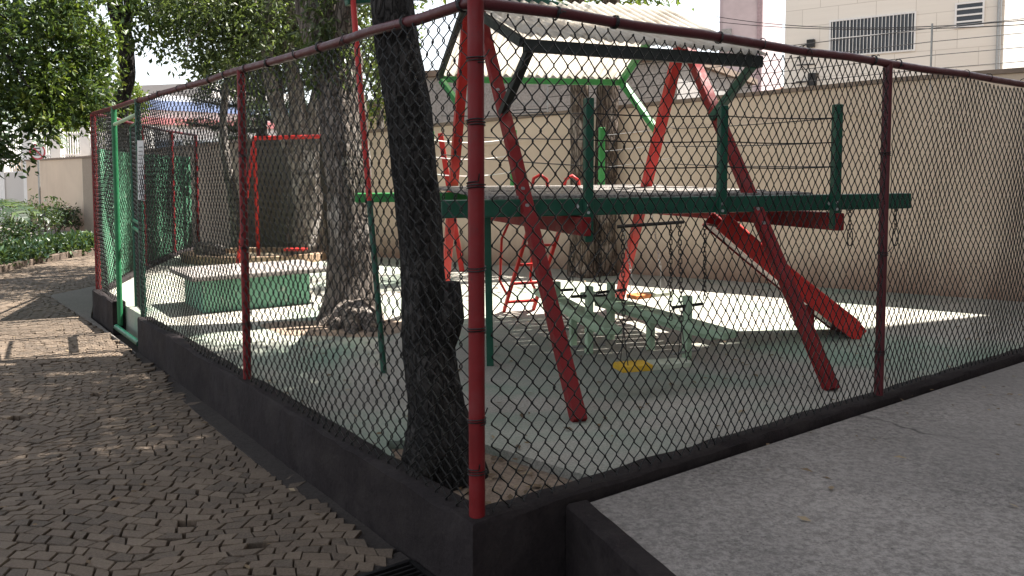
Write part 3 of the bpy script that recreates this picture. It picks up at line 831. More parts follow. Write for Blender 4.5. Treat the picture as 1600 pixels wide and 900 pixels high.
mb = MB(); mb.bar(RRt - Vector((0, 0, .05)), NR_ - Vector((.04, 0, .02)), .045, .06); mb.build("rafter", BLACKBEAM, tw)
mb = MB(); mb.bar(RRt - Vector((0, 0, .06)), FRr - Vector((0.0, 0, .02)), .05, .05); mb.build("rafter", GREEN_SUN, tw)
mb = MB(); mb.bar(D(829, 74, 5.6), legL(1.82) , .055, .055); mb.build("eave_brace", BLACKBEAM, tw, bevel=.004)
mb = MB(); mb.bar(D(1176, 102, 6.08), legR(1.82) - e1 * .03, .055, .055); mb.build("eave_brace", GREEN_D, tw, bevel=.004)
lbR = fB_[1] + (ap[1] - fB_[1]) * .70; lbL = fB_[0] + (ap[0] - fB_[0]) * .70
mb = MB(); mb.bar(D(973, 131, 7.9), lbR, .055, .055); mb.build("eave_brace", GREEN_SUN, tw, bevel=.004)
mb = MB(); mb.bar(D(690, 126, 7.6), lbL, .05, .05); mb.build("eave_brace", GREEN_SUN, tw, bevel=.004)
# climbing poles: lower half green, upper half red
a, b_ = G(600, 583), D(551, 2, 6.35)
m_ = a + (b_ - a) * .44
mb = MB(); mb.tube([a, m_], .022, 10); pl = mb.build("climbing_pole", GREEN_D, tw, smooth=60)
mb = MB(); mb.tube([m_, b_ + Vector((0, 0, .05))], .0222, 10); mb.build("upper_pole", RED, pl, smooth=60)
q = G(766, 571); mb = MB(); mb.bar(q, (q.x - .02, q.y - .0, bL.z - .03), .05, .05); mb.build("prop", GREEN_D, tw, bevel=.004)
def bolt(p, nrm, r=.014):
    d = Vector(nrm).normalized(); MB().tube([Vector(p) - d * .005, Vector(p) + d * .012], r, 6).build("bolt", STEEL, tw)
for k in (0, 1):
    for h_ in (.42, .46, .72):
        q = fF[k] + (ap[k] - fF[k]) * h_; bolt(q - e2 * .036 + Vector((0, 0, .01)), -e2)
for p, zt in fp:
    for zz in (bL.z + .02, bL.z - .03): bolt((p.x, p.y - .03, zz), (0, -1, 0), .011)
for p in jl: bolt((p.x - .02, p.y - .05, bL.z + .01), (0, -1, 0), .016)
# slide on the far right side
sb0 = G(1341, 529); sb1 = sb0 + Vector((-.02, .38, 0))   # foot: near, far edge
sa0 = D(1122, 352, sb0.y + .04); sa1 = sa0 + Vector((-.02, .38, 0))
ed = (sb0 - sa0).normalized()
n_ = ed.cross((sa1 - sa0).normalized()).normalized()
if n_.z < 0: n_ = -n_
mb = MB(); NS = 12
top_, bot_ = [], []
for k in range(NS + 1):
    t = k / NS; lift = n_ * (-.015 * math.sin(math.pi * t))
    top_ += [sa0 + (sb0 - sa0) * t + lift, sa1 + (sb1 - sa1) * t + lift]
vs = top_ + [p - n_ * .022 for p in top_]; m_ = len(top_); fs = []
for k in range(NS):
    a = 2 * k; fs += [(a, a + 1, a + 3, a + 2), (m_ + a, m_ + a + 2, m_ + a + 3, m_ + a + 1), (a, a + 2, m_ + a + 2, m_ + a), (a + 1, m_ + a + 1, m_ + a + 3, a + 3)]
fs += [(0, m_, m_ + 1, 1), (m_ - 2, m_ - 1, 2 * m_ - 1, 2 * m_ - 2)]
mb.add(vs, fs); sld = mb.build("slide", MAROON, tw)  # darker maroon bed: shade under the slide put into its colour
for (q0_, q1_, m0) in ((sa0, sb0, RED_LIT), (sa1, sb1, RED_WOOD)):
    mb = MB(); prof = []
    for k in range(NS + 1):
        t = k / NS; lift = n_ * (-.015 * math.sin(math.pi * t)); h_ = .105 - .03 * max(0, (t - .92) / .08)
        c = q0_ + (q1_ - q0_) * t + lift; prof.append((c - n_ * .035, c + n_ * h_))
    sg_ = -1 if q0_ is sa0 else 1
    vs = []; 
    for lo, hi in prof: vs += [lo, hi, hi + Vector((0, sg_ * .03, 0)), lo + Vector((0, sg_ * .03, 0))]
    fs = []
    for k in range(NS):
        for q in range(4): fs.append((4 * k + q, 4 * k + (q + 1) % 4, 4 * k + 4 + (q + 1) % 4, 4 * k + 4 + q))
    fs += [(0, 1, 2, 3)[::-1], tuple(4 * NS + q for q in range(4))]
    if sg_ < 0: fs = [f[::-1] for f in fs]
    mb.add(vs, fs); o = mb.build("slide_rail", m0, sld)
    bm = bmesh.new(); bm.from_mesh(o.data); bmesh.ops.recalc_face_normals(bm, faces=bm.faces); bm.to_mesh(o.data); bm.free()
    rim = MB(); rim.tube([hi + Vector((0, sg_ * .015, 0)) for lo, hi in prof], .02, 8); rim.build("hand_edge", m0, o, smooth=60)
mid = sa0 + (sb0 - sa0) * .66
mb = MB(); mb.bar(Vector((mid.x, mid.y + .03, 0)), mid + Vector((0, .03, -.05)), .07, .07); mb.build("slide_strut", RED_WOOD, sld, bevel=.004)
# ladder up to the rear of the deck with hooped hand rails
la, lb_ = G(787, 487), G(833, 484)
ta, tb = D(834, 330, 7.75), D(884, 330, 7.95)
for a, b_ in ((la, ta), (lb_, tb)):
    dd = (b_ - a).normalized()
    lr = MB().bar(a, b_ + dd * .12, .03, .085, side=Vector((1, 0, 0))).build("ladder_rail", RED, tw, bevel=.005)
    d0 = a + (b_ - a) * .12; sidev = Vector((-.02, -.20, .10))
    top = b_ + Vector((.02, -.02, .30))
    P = [a + (b_ - a) * .18 + Vector((-.02, 0, 0)), a + (b_ - a) * .22 + Vector((-.10, -.06, .10)), a + (b_ - a) * .5 + Vector((-.16, -.08, .24)), a + (b_ - a) * .72 + Vector((-.1, -.06, .30)), a + (b_ - a) * .86 + Vector((-.01, -.02, .10))]
    MB().tube(P, .013, 8).build("hand_hoop", RED, lr, smooth=60)
    P = [b_ + Vector((0, 0, .05)), b_ + Vector((-.02, 0, .22)), b_ + Vector((.0, 0, .31)), b_ + Vector((.06, 0, .345)), b_ + Vector((.12, 0, .30)), b_ + Vector((.14, .02, .18))]
    MB().tube(P, .016, 8).build("hand_hoop", RED, lr, smooth=60)
for k in range(5):
    t = .1 + k * .19
    MB().bar(la + (ta - la) * t, lb_ + (tb - lb_) * t, .06, .022).build("rung", RED, tw)

# ------------------------------------------------------------------ swings and loose chains under the tower
def swing(label, ends, hang, seatcol, group, bar=False, wt=.045, sd_=.14, chm=CHAIN, tip=None):
    a, b_ = ends
    t = thing("swing", (a + b_) / 2, label, "swing", group)
    d = (b_ - a).normalized(); n_ = Vector((-d.y, d.x, 0)).normalized()
    st = MB().bar(a, b_, sd_, .036).build("seat", seatcol, t, bevel=.006)
    if tip: MB().bar(a - d * .001, a + (b_ - a) * .42, sd_ + .004, .040).build("painted_end", tip, st, bevel=.006)
    for p, h in ((a + d * .045, hang[0]), (b_ - d * .045, hang[1])):
        j = p + (h - p).normalized() * .24
        mb = MB(); mb.chain(j, h)
        mb.tube([p + n_ * (sd_ * .44), j], .0035, 4); mb.tube([p - n_ * (sd_ * .44), j], .0035, 4)
        mb.build("chain", chm, t)
    return t
ub = bL.z - .06
a, b_ = D(965, 574, 5.05), D(1076, 566, 5.2)
q0, q1 = D(973, 354, 5.5), D(1062, 347, 5.58)
sw = swing("swing with pale seat painted yellow at one end hanging low under the deck's front beam", (a, b_), (q0, q1), SEATW, "swings under the play tower", tip=YELLOW)
mb = MB(); mb.tube([q0 - e1 * .04, q1 + e1 * .03], .012, 8)
for q in (q0, q1): mb.tube([q, Vector((q.x, q.y + .12, ub))], .006, 5)
mb.build("spreader_bar", CHAIN, sw, smooth=60)
a, b_ = D(986, 464, 7.7), D(1044, 457, 7.95)
swing("small swing with orange-tipped seat hanging behind the seesaws from the green rear beam", (a, b_), (rL + e1 * 2.62 + Vector((0, 0, -.04)), rL + e1 * 2.95 + Vector((0, 0, -.04))), SEATW, "swings under the play tower", chm=STEEL, tip=ORANGE)
def loose_chain(px, y0, y1, d, label, ringed=False, group=None):
    a, b_ = D(px, y0, d), D(px, y1, d + .03)
    t = thing("hanging_chain", a, label, "chain", group)
    if ringed:
        m_ = a + (b_ - a) * .55
        MB().chain(a, m_).build("links", CHAIN, t)
        mb = MB(); mb.ring(m_ + (b_ - m_) * .5, (1, .3, 0), (m_ - b_).length / 2, .0045, 16, 6, .45); mb.build("hook_ring", CHAIN, t)
        mb = MB(); mb.ring(a + Vector((0, 0, -.005)), (0, 1, 0), .016, .004, 12, 5); mb.build("eye_bolt", CHAIN, t)
    else: MB().chain(a, b_).build("links", CHAIN, t)
    return t
loose_chain(1328, 325, 384, onb(1328).y, "short loose chain hanging from the beam left of the maroon fence post", True, "loose chains on the beam end")
loose_chain(1399, 323, 384, onb(1399).y, "short loose chain hanging from the beam tip right of the maroon fence post", True, "loose chains on the beam end")
loose_chain(1048, 352, 500, 5.65, "dark chain hanging close beside the right chain of the near swing")
loose_chain(1101, 345, 468, 5.9, "dark chain hanging from the front beam right of the near swing, above the seesaw handle")
loose_chain(893, 378, 440, 5.5, "dark chain hanging under the left joist near the red front leg")
loose_chain(937, 348, 446, 5.8, "dark chain hanging under the front beam just right of the left railing post")

# ------------------------------------------------------------------ seesaws
def seesaw(label, a, b_, posts, group):
    """a, b: ends of the board (world), posts: (px, top, bottom)"""
    t = thing("seesaw", Vector(((a.x + b_.x) / 2, (a.y + b_.y) / 2, 0)), label, "seesaw", group)
    d = (b_ - a).normalized(); n_ = Vector((-d.y, d.x, 0)).normalized()
    MB().bar(a, b_, .15, .055).build("board", GREEN_PALE, t, bevel=.008)
    MB().bar(a + d * .15 - Vector((0, 0, .047)), b_ - d * .15 - Vector((0, 0, .047)), .06, .040).build("stiffener", GREEN_PALE, t)
    for (p, h) in posts:
        hz = a.z + (b_.z - a.z) * ((p - a).dot(d) / (b_ - a).length)
        po = MB().bar((p.x, p.y, max(0, h[0])), (p.x, p.y, h[1]), .052, .056, side=n_).build("handle_post", GREEN_PALE, t, bevel=.005)
        c = Vector((p.x, p.y, h[1] - .075))
        MB().tube([c - n_ * .15, c + n_ * .15], .012, 8).build("handlebar", WIRE, po, smooth=60)
        c = Vector((p.x, p.y, max(0.03, h[0] + .06)))
        MB().tube([c - n_ * .14, c + n_ * .14], .010, 8).build("foot_bar", STEEL, po, smooth=60)
    c = (a + b_) / 2
    MB().bar((c.x, c.y, 0), (c.x, c.y, c.z - .05), .05, .05, side=n_).build("pivot_post", GREEN_PALE, t)
    return t
def pp(px, top, bot):
    g = G(px, bot); return (Vector((g.x, g.y, 0)), (0.0, D(px, top, g.y).z))
P1, P2, P3, P4 = pp(1073, 462, 562), pp(954, 441, 530), pp(920, 447, 552), pp(882, 440, 536)
d2 = (P1[0] - P2[0]).normalized()
a2 = P2[0] - d2 * .33; b2 = P1[0] + d2 * .42
a2 = Vector((a2.x, a2.y, .335)); b2 = Vector((b2.x, b2.y, .255))
off = Vector((-d2.y, d2.x, 0)) * .0
seesaw("pale green low seesaw, the longer right one, under the play tower behind the swing seat", a2, b2, (P1, P2), "seesaws under the play tower")
P4 = (Vector((P4[0].x - .05, P4[0].y + .25, 0)), (0, D(882, 440, P4[0].y + .25).z))
d1 = (P3[0] - P4[0]).normalized()
a1 = P4[0] - d1 * .38; b1 = P3[0] + d1 * .42
a1 = Vector((a1.x, a1.y, .34)); b1 = Vector((b1.x, b1.y, .25))
seesaw("pale green low seesaw, the left one, just right of the tower's red front leg", a1, b1, (P3, P4), "seesaws under the play tower")

# ------------------------------------------------------------------ concrete table, sandbox, far swing frame
tb0, tb1 = G(318, 490), G(485, 474)
dt = (tb1 - tb0); dt.z = 0; lt = dt.length; dt.normalize(); nt2 = Vector((-dt.y, dt.x, 0))
if nt2.y < 0: nt2 = -nt2
tbl = thing("concrete_table", (tb0 + tb1) / 2, "long low concrete table with green base and grey slab top left of the thick tree", "table")
w_ = .75
MB().prism([(tb0.x, tb0.y), (tb1.x, tb1.y), ((tb1 + nt2 * w_).x, (tb1 + nt2 * w_).y), ((tb0 + nt2 * w_).x, (tb0 + nt2 * w_).y)], 0, .33).build("base", MINT, tbl, bevel=.012)
q = [tb0 - dt * .13 - nt2 * .1, tb1 + dt * .22 - nt2 * .1, tb1 + dt * .22 + nt2 * (w_ + .1), tb0 - dt * .13 + nt2 * (w_ + .1)]
MB().prism([(p.x, p.y) for p in q], .332, .382).build("slab_top", concrete("table_top", (.26, .235, .215), (.17, .15, .14), bs=.5, scale=3), tbl, bevel=.012)

sbx = thing("sandbox", G(398, 407), "low round sandbox with a tan rim at the far end of the playground", "sandbox")
c = G(398, 406); rim = []
for k in range(41):
    a = 2 * math.pi * k / 40; rim.append(Vector((c.x + 1.05 * math.cos(a), c.y + .75 * math.sin(a), .05)))
mb = MB()
for a, b_ in zip(rim[:-1], rim[1:]): mb.bar(a, b_, .14, .15)
mb.build("rim", SANDC, sbx)
mesh_obj("sand", [(p.x, p.y, .05) for p in rim[:-1]], [tuple(range(40))], SAND, sbx)

sf = thing("swing_set", G(392, 412), "red tubular swing frame far behind the concrete table, in front of the beige wall", "swing frame")
t0, t1 = D(397, 216, 12.4), D(553, 212, 12.3)
MB().tube([t0, t1], .032, 10).build("top_bar", RED, sf, smooth=60)
for foot, tp in ((G(371, 416), t0), (G(404, 405), t0), (G(534, 417), t1), (G(566, 409), t1)):
    mb = MB(); mb.tube([foot, tp], .03, 10); mb.build("leg", RED, sf, smooth=60)
pst = thing("post", G(722, 424), "slim red leaning timber post behind the tower's left rear leg", "post")
MB().bar(G(722, 424), D(688, 208, 11.3), .07, .07).build("post_shaft", RED, pst, bevel=.005)
tx = lambda t: t0 + (t1 - t0) * t
for (l0, l1, lab) in ((.30, .50, "small red-seated swing hanging from the far red frame behind the concrete table"),):
    a, b_ = tx(l0), tx(l1); a = Vector((a.x, a.y, .22)); b_ = Vector((b_.x, b_.y, .22))
    swing(lab, (a, b_), (tx(l0 + .015), tx(l1 - .015)), RED, None, sd_=.2)
def blob(c, r, m, parent, name, sq=.7, seed=0):
    bm = bmesh.new(); bmesh.ops.create_icosphere(bm, subdivisions=3, radius=1)
    rr = np.random.default_rng(seed); k = rr.normal(0, 1, (6, 3)); ph = rr.uniform(0, 6, 6)
    vs = []
    for v in bm.verts:
        p = np.array(v.co); f = 1 + .1 * sum(math.sin(2.2 * float(p @ k[i]) + ph[i]) for i in range(6)) / 2
        vs.append((c[0] + p[0] * r * f, c[1] + p[1] * r * f, c[2] + p[2] * r * f * sq))
    fs = [tuple(v.index for v in f.verts) for f in bm.faces]; bm.free()
    return mesh_obj(name, vs, fs, m, parent, smooth=180)
g = G(322, 408); tag(blob((g.x, g.y, .1), .17, BARK_PALE, None, "boulder", 1.2, 3), "larger pale boulder at the left of the round sandbox", "boulder", "pale boulders by the sandbox")
g = G(338, 403); tag(blob((g.x, g.y, .08), .14, BARK_PALE, None, "boulder", 1.1, 5), "smaller pale boulder right beside the sandbox rim", "boulder", "pale boulders by the sandbox")

# green wall behind the far fence
gw = [L(S3, -.03) + Vector((-.03, .12, 0)), BACK[0] + Vector((-.16, .03, 0)), BACK[1] + Vector((-.16, .03, 0)), BACK[2] + Vector((-.14, .1, 0))]
mb = MB()
for a, b_ in zip(gw[:-1], gw[1:]):
    d = (b_ - a).normalized(); n_ = Vector((-d.y, d.x, 0))
    mb.prism([(a.x, a.y), (b_.x, b_.y), (b_.x + n_.x * .06, b_.y + n_.y * .06), (a.x + n_.x * .06, a.y + n_.y * .06)], -.39, 1.66)
tag(mb.build("green_wall", GREEN_WALL), "patchy green painted wall behind the far red fence posts", "wall")
# ------------------------------------------------------------------ trees
def trunk_mesh(mb, pts, rs, n=20, seg=7, seed=0, flute=.1, lump=.06):
    """tapered, fluted and lumpy trunk along pts (Catmull-Rom smoothed)"""
    pts = [Vector(p) for p in pts]; P, Q = [], []
    for i in range(len(pts) - 1):
        p0, p1, p2, p3 = pts[max(i - 1, 0)], pts[i], pts[i + 1], pts[min(i + 2, len(pts) - 1)]
        for k in range(seg):
            t = k / seg
            P.append(.5 * ((2 * p1) + (p2 - p0) * t + (2 * p0 - 5 * p1 + 4 * p2 - p3) * t * t + (3 * p1 - p0 - 3 * p2 + p3) * t ** 3))
            Q.append(rs[i] + (rs[i + 1] - rs[i]) * t)
    P.append(pts[-1]); Q.append(rs[-1])
    rr = np.random.default_rng(seed); ph = rr.uniform(0, 6.28, 10); fr = rr.integers(2, 6, 4)
    vs, fs = [], []; _, s, u = frame(P[1] - P[0]); dist = 0
    for i, p in enumerate(P):
        if i: dist += (P[i] - P[i - 1]).length
        t = (P[min(i + 1, len(P) - 1)] - P[max(i - 1, 0)]).normalized()
        s = (s - t * s.dot(t)).normalized(); u = s.cross(t)
        for k in range(n):
            a = 2 * math.pi * k / n
            f = 1 + flute * (math.sin(fr[0] * a + ph[0] + .8 * dist) * .6 + math.sin(fr[1] * a + ph[1] - 1.4 * dist) * .4) + lump * (math.sin(a * 2 + ph[2] + dist * 5.1) * math.sin(dist * 7.3 + ph[3]) + .6 * math.sin(a * 5 + dist * 11 + ph[4])) + rr.normal(0, .012)
            vs.append(p + (s * math.cos(a) + u * math.sin(a)) * (Q[i] * f))
    for i in range(len(P) - 1):
        for k in range(n):
            k2 = (k + 1) % n; fs.append((i * n + k, (i + 1) * n + k, (i + 1) * n + k2, i * n + k2))
    fs.append(tuple((len(P) - 1) * n + k for k in range(n))[::-1])
    mb.add(vs, fs)
def leaves(name, clumps, m, parent, size=.1, asp=.45, per=16, spread=.22, droop=.3, seed=0, kind=None):
    """clumps: (centre, (rx,ry,rz), number of twigs). Leaves sit in sprays round twig ends through the volume."""
    rr = np.random.default_rng(seed); C_ = []
    for c, rad, nt in clumps:
        d = rr.normal(0, 1, (nt, 3)); d /= np.linalg.norm(d, axis=1)[:, None]
        r = rr.random((nt, 1)) ** .45
        tw_ = np.array(c) + d * r * np.array(rad)
        k = rr.integers(int(per * .4), int(per * 1.6) + 1, nt)
        T = np.repeat(tw_, k, 0)
        dirs = np.repeat(rr.normal(0, 1, (nt, 3)), k, 0)
        dirs /= np.linalg.norm(dirs, axis=1)[:, None]
        C_.append(T + dirs * rr.uniform(-1, 1, (len(T), 1)) * spread + rr.normal(0, spread * .38, T.shape))
    P = np.concatenate(C_); n = len(P)
    ax = rr.normal(0, 1, (n, 3)); ax[:, 2] -= droop * 1.6; ax /= np.linalg.norm(ax, axis=1)[:, None]
    b = rr.normal(0, 1, (n, 3)); b -= (b * ax).sum(1)[:, None] * ax; b /= np.linalg.norm(b, axis=1)[:, None]
    nn = np.cross(ax, b); s = size * rr.uniform(.55, 1.25, (n, 1))
    V = np.stack([P, P + ax * s * .45 + b * s * asp * .5 + nn * s * .1, P + ax * s, P + ax * s * .45 - b * s * asp * .5 + nn * s * .1], 1)
    i0 = (np.arange(n) * 4)[:, None]
    Fc = np.concatenate([i0 + np.array([[0, 1, 2]]), i0 + np.array([[0, 2, 3]])])
    return fast_mesh(name, V.reshape(-1, 3), Fc, m, parent)
def branches(mb, start, r0, clumps, seed=0, per=2):
    rr = random.Random(seed)
    for c, rad, nt in clumps:
        for k in range(per):
            e = Vector(c) + Vector((rr.uniform(-1, 1) * rad[0], rr.uniform(-1, 1) * rad[1], rr.uniform(-.6, .9) * rad[2])) * .8
            st = Vector(start) if not isinstance(start, list) else Vector(rr.choice(start))
            m1 = st + (e - st) * .4 + Vector((rr.uniform(-.25, .25), rr.uniform(-.25, .25), rr.uniform(.0, .35)))
            m2 = st + (e - st) * .75 + Vector((rr.uniform(-.2, .2), rr.uniform(-.2, .2), rr.uniform(-.05, .25)))
            trunk_mesh(mb, [st, m1, m2, e], [r0, r0 * .6, r0 * .35, r0 * .12], 7, 4, rr.randint(0, 999), .05, .05)
def ell(px, py, d, rx, ry, rz, n): return (D(px, py, d), (rx, ry, rz), n)

# 1. dark leaning tree in the corner pit
t = thing("tree", G(690, 745, -.05), "dark-barked leaning tree in the soil pit just inside the near fence corner", "tree")
mb = MB()
trunk_mesh(mb, [up(D(692, 745, 3.86), -.15), D(690, 700, 3.86), D(684, 640, 3.9), D(672, 560, 3.9), D(660, 400, 3.9), D(642, 200, 3.9), D(612, 0, 3.9), D(596, -160, 3.95), D(560, -420, 4.1), D(500, -760, 4.4)],
           [.25, .175, .142, .128, .104, .106, .096, .09, .075, .05], 30, 9, 4, .09, .05)
for (px, py, pz) in ((640, 752, 3.55), (742, 742, 3.7), (650, 720, 4.1), (735, 715, 4.05)):
    trunk_mesh(mb, [D(688, 650, 3.88), D(px * .45 + 690 * .55, 705, (pz + 3.85) / 2), Vector((D(px, py, pz).x, D(px, py, pz).y, -.06))], [.05, .075, .03], 10, 6, int(px), .1, .08)
tr = mb.build("trunk", BARK_DARK, t, smooth=60)
mb = MB(); trunk_mesh(mb, [D(690, 545, 3.86), D(703, 500, 3.8), D(706, 466, 3.79), D(706, 440, 3.79)], [.05, .06, .045, .036], 14, 6, 8, .12, .12)
mb.build("cut_stub", BARK_DARK, t, smooth=60)["label"] = "sawn-off stub low on the trunk"
cl = [(Vector((-2.0, 5.2, 6.6)), (1.9, 1.9, 1.0), 200), (Vector((-.4, 4.2, 7.2)), (1.7, 1.7, .9), 160)]
mb = MB(); branches(mb, D(500, -760, 4.4), .05, cl, 3, 4); mb.build("limb", BARK_DARK, t, smooth=60)
leaves("crown", cl, LEAF_GREY, t, .10, .45, 16, .25, .3, 31)

# 2. thick tree with plants growing on it
t = thing("tree", G(548, 505), "thick sunlit brown tree carrying tufts of plants, standing beside the concrete table", "tree")
mb = MB()
tp = [up(D(550, 505, 7.75), -.15), up(D(550, 490, 7.75), .08), D(551, 440, 7.75), D(549, 330, 7.75), D(541, 220, 7.75), D(527, 100, 7.75), D(514, 0, 7.75), D(505, -120, 7.8), D(480, -420, 8.0)]
trunk_mesh(mb, tp, [.36, .30, .235, .215, .215, .215, .205, .19, .11], 30, 8, 12, .1, .05)
for (px, py) in ((500, 515), (520, 522), (600, 512), (585, 525), (552, 528)):
    g = G(px, py, -.03); c0 = up(D(550, 495, 7.72), .16); trunk_mesh(mb, [c0, up((c0 + g) / 2, .09), g], [.13, .1, .03], 10, 6, px, .1, .1)
trunk_mesh(mb, [D(520, 95, 7.7), D(538, 30, 7.55), D(552, -60, 7.5), D(585, -260, 7.6)], [.12, .10, .09, .06], 14, 7, 5, .08, .06)
trunk_mesh(mb, [D(512, 110, 7.8), D(484, 30, 7.9), D(470, -80, 8.0), D(420, -330, 8.2)], [.13, .11, .09, .05], 14, 7, 6, .08, .06)
mb.build("trunk", BARK_TWO, t, smooth=60)
cl = [ell(512, 40, 7.55, .22, .14, .5, 60), ell(535, 100, 7.58, .1, .1, .35, 16), ell(500, 100, 7.6, .12, .12, .3, 16)]
leaves("epiphytes", cl, LEAF_GREY, t, .11, .28, 10, .1, .5, 41)
cl = [(Vector((0, 6.9, 7.0)), (2.4, 1.5, .5), 1050), (Vector((1.75, 7.3, 7.0)), (.85, .85, .4), 170), (Vector((.6, 5.6, 7.2)), (1.8, .9, .6), 200), (Vector((-2.4, 6.6, 7.2)), (1.2, 1.2, .6), 120)]  # dense clumps above the view, shaped and placed to shade path and floor
mb = MB(); branches(mb, [D(480, -420, 8.0), D(585, -260, 7.6), D(420, -330, 8.2)], .07, cl, 4, 4); mb.build("limb", BARK_BROWN, t, smooth=60)
leaves("crown", cl, LEAF_GREY, t, .11, .45, 18, .26, .3, 42)
# exposed soil round its roots
mesh_obj("root_soil", [(G(540, 512).x + .75 * math.cos(a) * (1 + .15 * math.sin(3 * a)), G(540, 512).y + .42 * math.sin(a) * (1 + .1 * math.sin(5 * a + 1)), .004) for a in np.linspace(0, 6.28, 40, False)], [tuple(range(40))], SOIL)
tag(bpy.data.objects["root_soil"], kind='structure')

# 3. pale many-stemmed tree by the wall
t = thing("tree", G(486, 402), "pale grey tree forking into several stems in front of the wall behind the swing frame", "tree")
mb = MB()
trunk_mesh(mb, [up(D(485, 400, 13.2), -.15), D(484, 370, 13.2), D(482, 320, 13.2), D(478, 272, 13.2)], [.34, .25, .22, .24], 20, 6, 3, .12, .06)
stems = [[(478, 285), (452, 220), (428, 150), (418, 90), (424, 0), (430, -150)], [(478, 280), (470, 220), (463, 150), (452, 80), (450, 0), (455, -180)], [(483, 290), (486, 220), (497, 150), (512, 70), (522, -20), (530, -150)], [(475, 280), (440, 190), (432, 110), (410, 40), (380, -40), (360, -150)]]
ends = []
for i, st in enumerate(stems):
    P = [D(x, y, 13.2 + (.25 * (i - 1.5)) * (k / 4)) for k, (x, y) in enumerate(st)]
    trunk_mesh(mb, P, [.16, .14, .12, .105, .09, .06] if i < 3 else [.12, .09, .08, .07, .05, .03], 14, 6, i + 20, .08, .05); ends.append(P[-1]); ends.append(P[-2])
mb.build("trunk", BARK_PALE, t, smooth=60)
cl = [ell(430, 45, 13.0, 1.1, 1.0, .75, 130), ell(370, 60, 12.8, .9, .9, .7, 90), ell(330, 20, 12.6, 1.0, .9, .7, 100), ell(480, 70, 13.6, .8, .8, .8, 80), ell(325, 95, 12.4, .42, .6, .28, 30), ell(400, 120, 13.3, .6, .6, .5, 36), ell(560, 40, 13.8, .9, .8, .8, 70), ell(545, 140, 13.6, .35, .5, .6, 26), ell(430, -60, 13.0, 1.9, 1.5, 1.0, 220), ell(620, -60, 13.5, 1.4, 1.2, .9, 110)]
mb = MB(); branches(mb, ends, .045, cl, 9, 3); mb.build("limb", BARK_PALE, t, smooth=60)
leaves("crown", cl, LEAF_GREY, t, .105, .42, 18, .22, .35, 51)

# 4. twin-stemmed dark tree behind the tower
t = thing("tree", G(925, 438), "dark twin-stemmed tree against the wall behind the play tower deck", "tree")
mb = MB()
trunk_mesh(mb, [up(D(912, 430, 10.9), -.15), D(910, 400, 10.9), D(908, 300, 10.9), D(906, 180, 10.9), D(902, 60, 10.9), D(895, -100, 10.9), D(880, -300, 10.9)], [.24, .17, .135, .13, .12, .1, .06], 18, 7, 2, .1, .06)
trunk_mesh(mb, [up(D(940, 430, 11.1), -.15), D(942, 400, 11.1), D(946, 300, 11.1), D(948, 180, 11.1), D(952, 60, 11.1), D(960, -100, 11.1), D(975, -300, 11.2)], [.24, .18, .15, .14, .13, .1, .06], 18, 7, 9, .1, .06)
mb.build("trunk", BARK_BROWN, t, smooth=60)
cl = [ell(905, 2, 11.6, .55, .6, .35, 34), ell(965, 12, 11.8, .4, .5, .3, 24), ell(1010, -2, 11.8, .5, .5, .25, 14), ell(920, -90, 11.2, 1.7, 1.5, .8, 130), ell(760, -80, 11.2, 1.2, 1.2, .6, 70)]
mb = MB(); branches(mb, [D(880, -300, 10.9), D(975, -300, 11.2), D(895, -100, 10.9)], .045, cl, 2, 3); mb.build("limb", BARK_BROWN, t, smooth=60)
leaves("crown", cl, LEAF_LIGHT, t, .11, .4, 14, .22, .35, 61)

# 5. slim dark crooked trunk past the gate
t = thing("tree", Vector((-6.25, 13.3, ZP)), "slim crooked dark trunk rising behind the gate with loose leaves above it", "tree")
mb = MB()
P = [Vector((-6.25, 13.3, -.35)), D(190, 330, 13.3), D(188, 230, 13.3), D(187, 170, 13.3), D(197, 120, 13.3), D(194, 60, 13.3), D(178, 0, 13.3), D(172, -120, 13.4)]
trunk_mesh(mb, P, [.18, .15, .14, .13, .13, .12, .12, .08], 16, 7, 7, .06, .04)
trunk_mesh(mb, [D(193, 45, 13.3), D(205, 0, 13.3), D(235, -80, 13.3)], [.09, .08, .05], 10, 6, 3)
mb.build("trunk", BARK_DARK, t, smooth=60)
cl = [ell(245, 15, 13.0, .6, .7, .34, 50), ell(292, 40, 12.9, .5, .6, .36, 40), ell(250, -70, 13.0, 1.6, 1.3, .6, 120), (Vector((-6.9, 16.0, 5.5)), (1.9, 2.0, .6), 240), (Vector((-7.4, 13.6, 5.6)), (1.2, 1.2, .5), 110), ell(120, -70, 12.8, 1.0, 1.1, .5, 80), ell(228, 62, 13.2, .24, .4, .12, 12), ell(268, 82, 13.2, .26, .4, .12, 12)]  # the wide high clump at the back is added to shade the planting bed
mb = MB(); branches(mb, [D(172, -120, 13.4), D(235, -80, 13.3)], .04, cl, 5, 3); mb.build("limb", BARK_DARK, t, smooth=60)
leaves("crown", cl, LEAF_DARK, t, .10, .5, 16, .2, .4, 71)

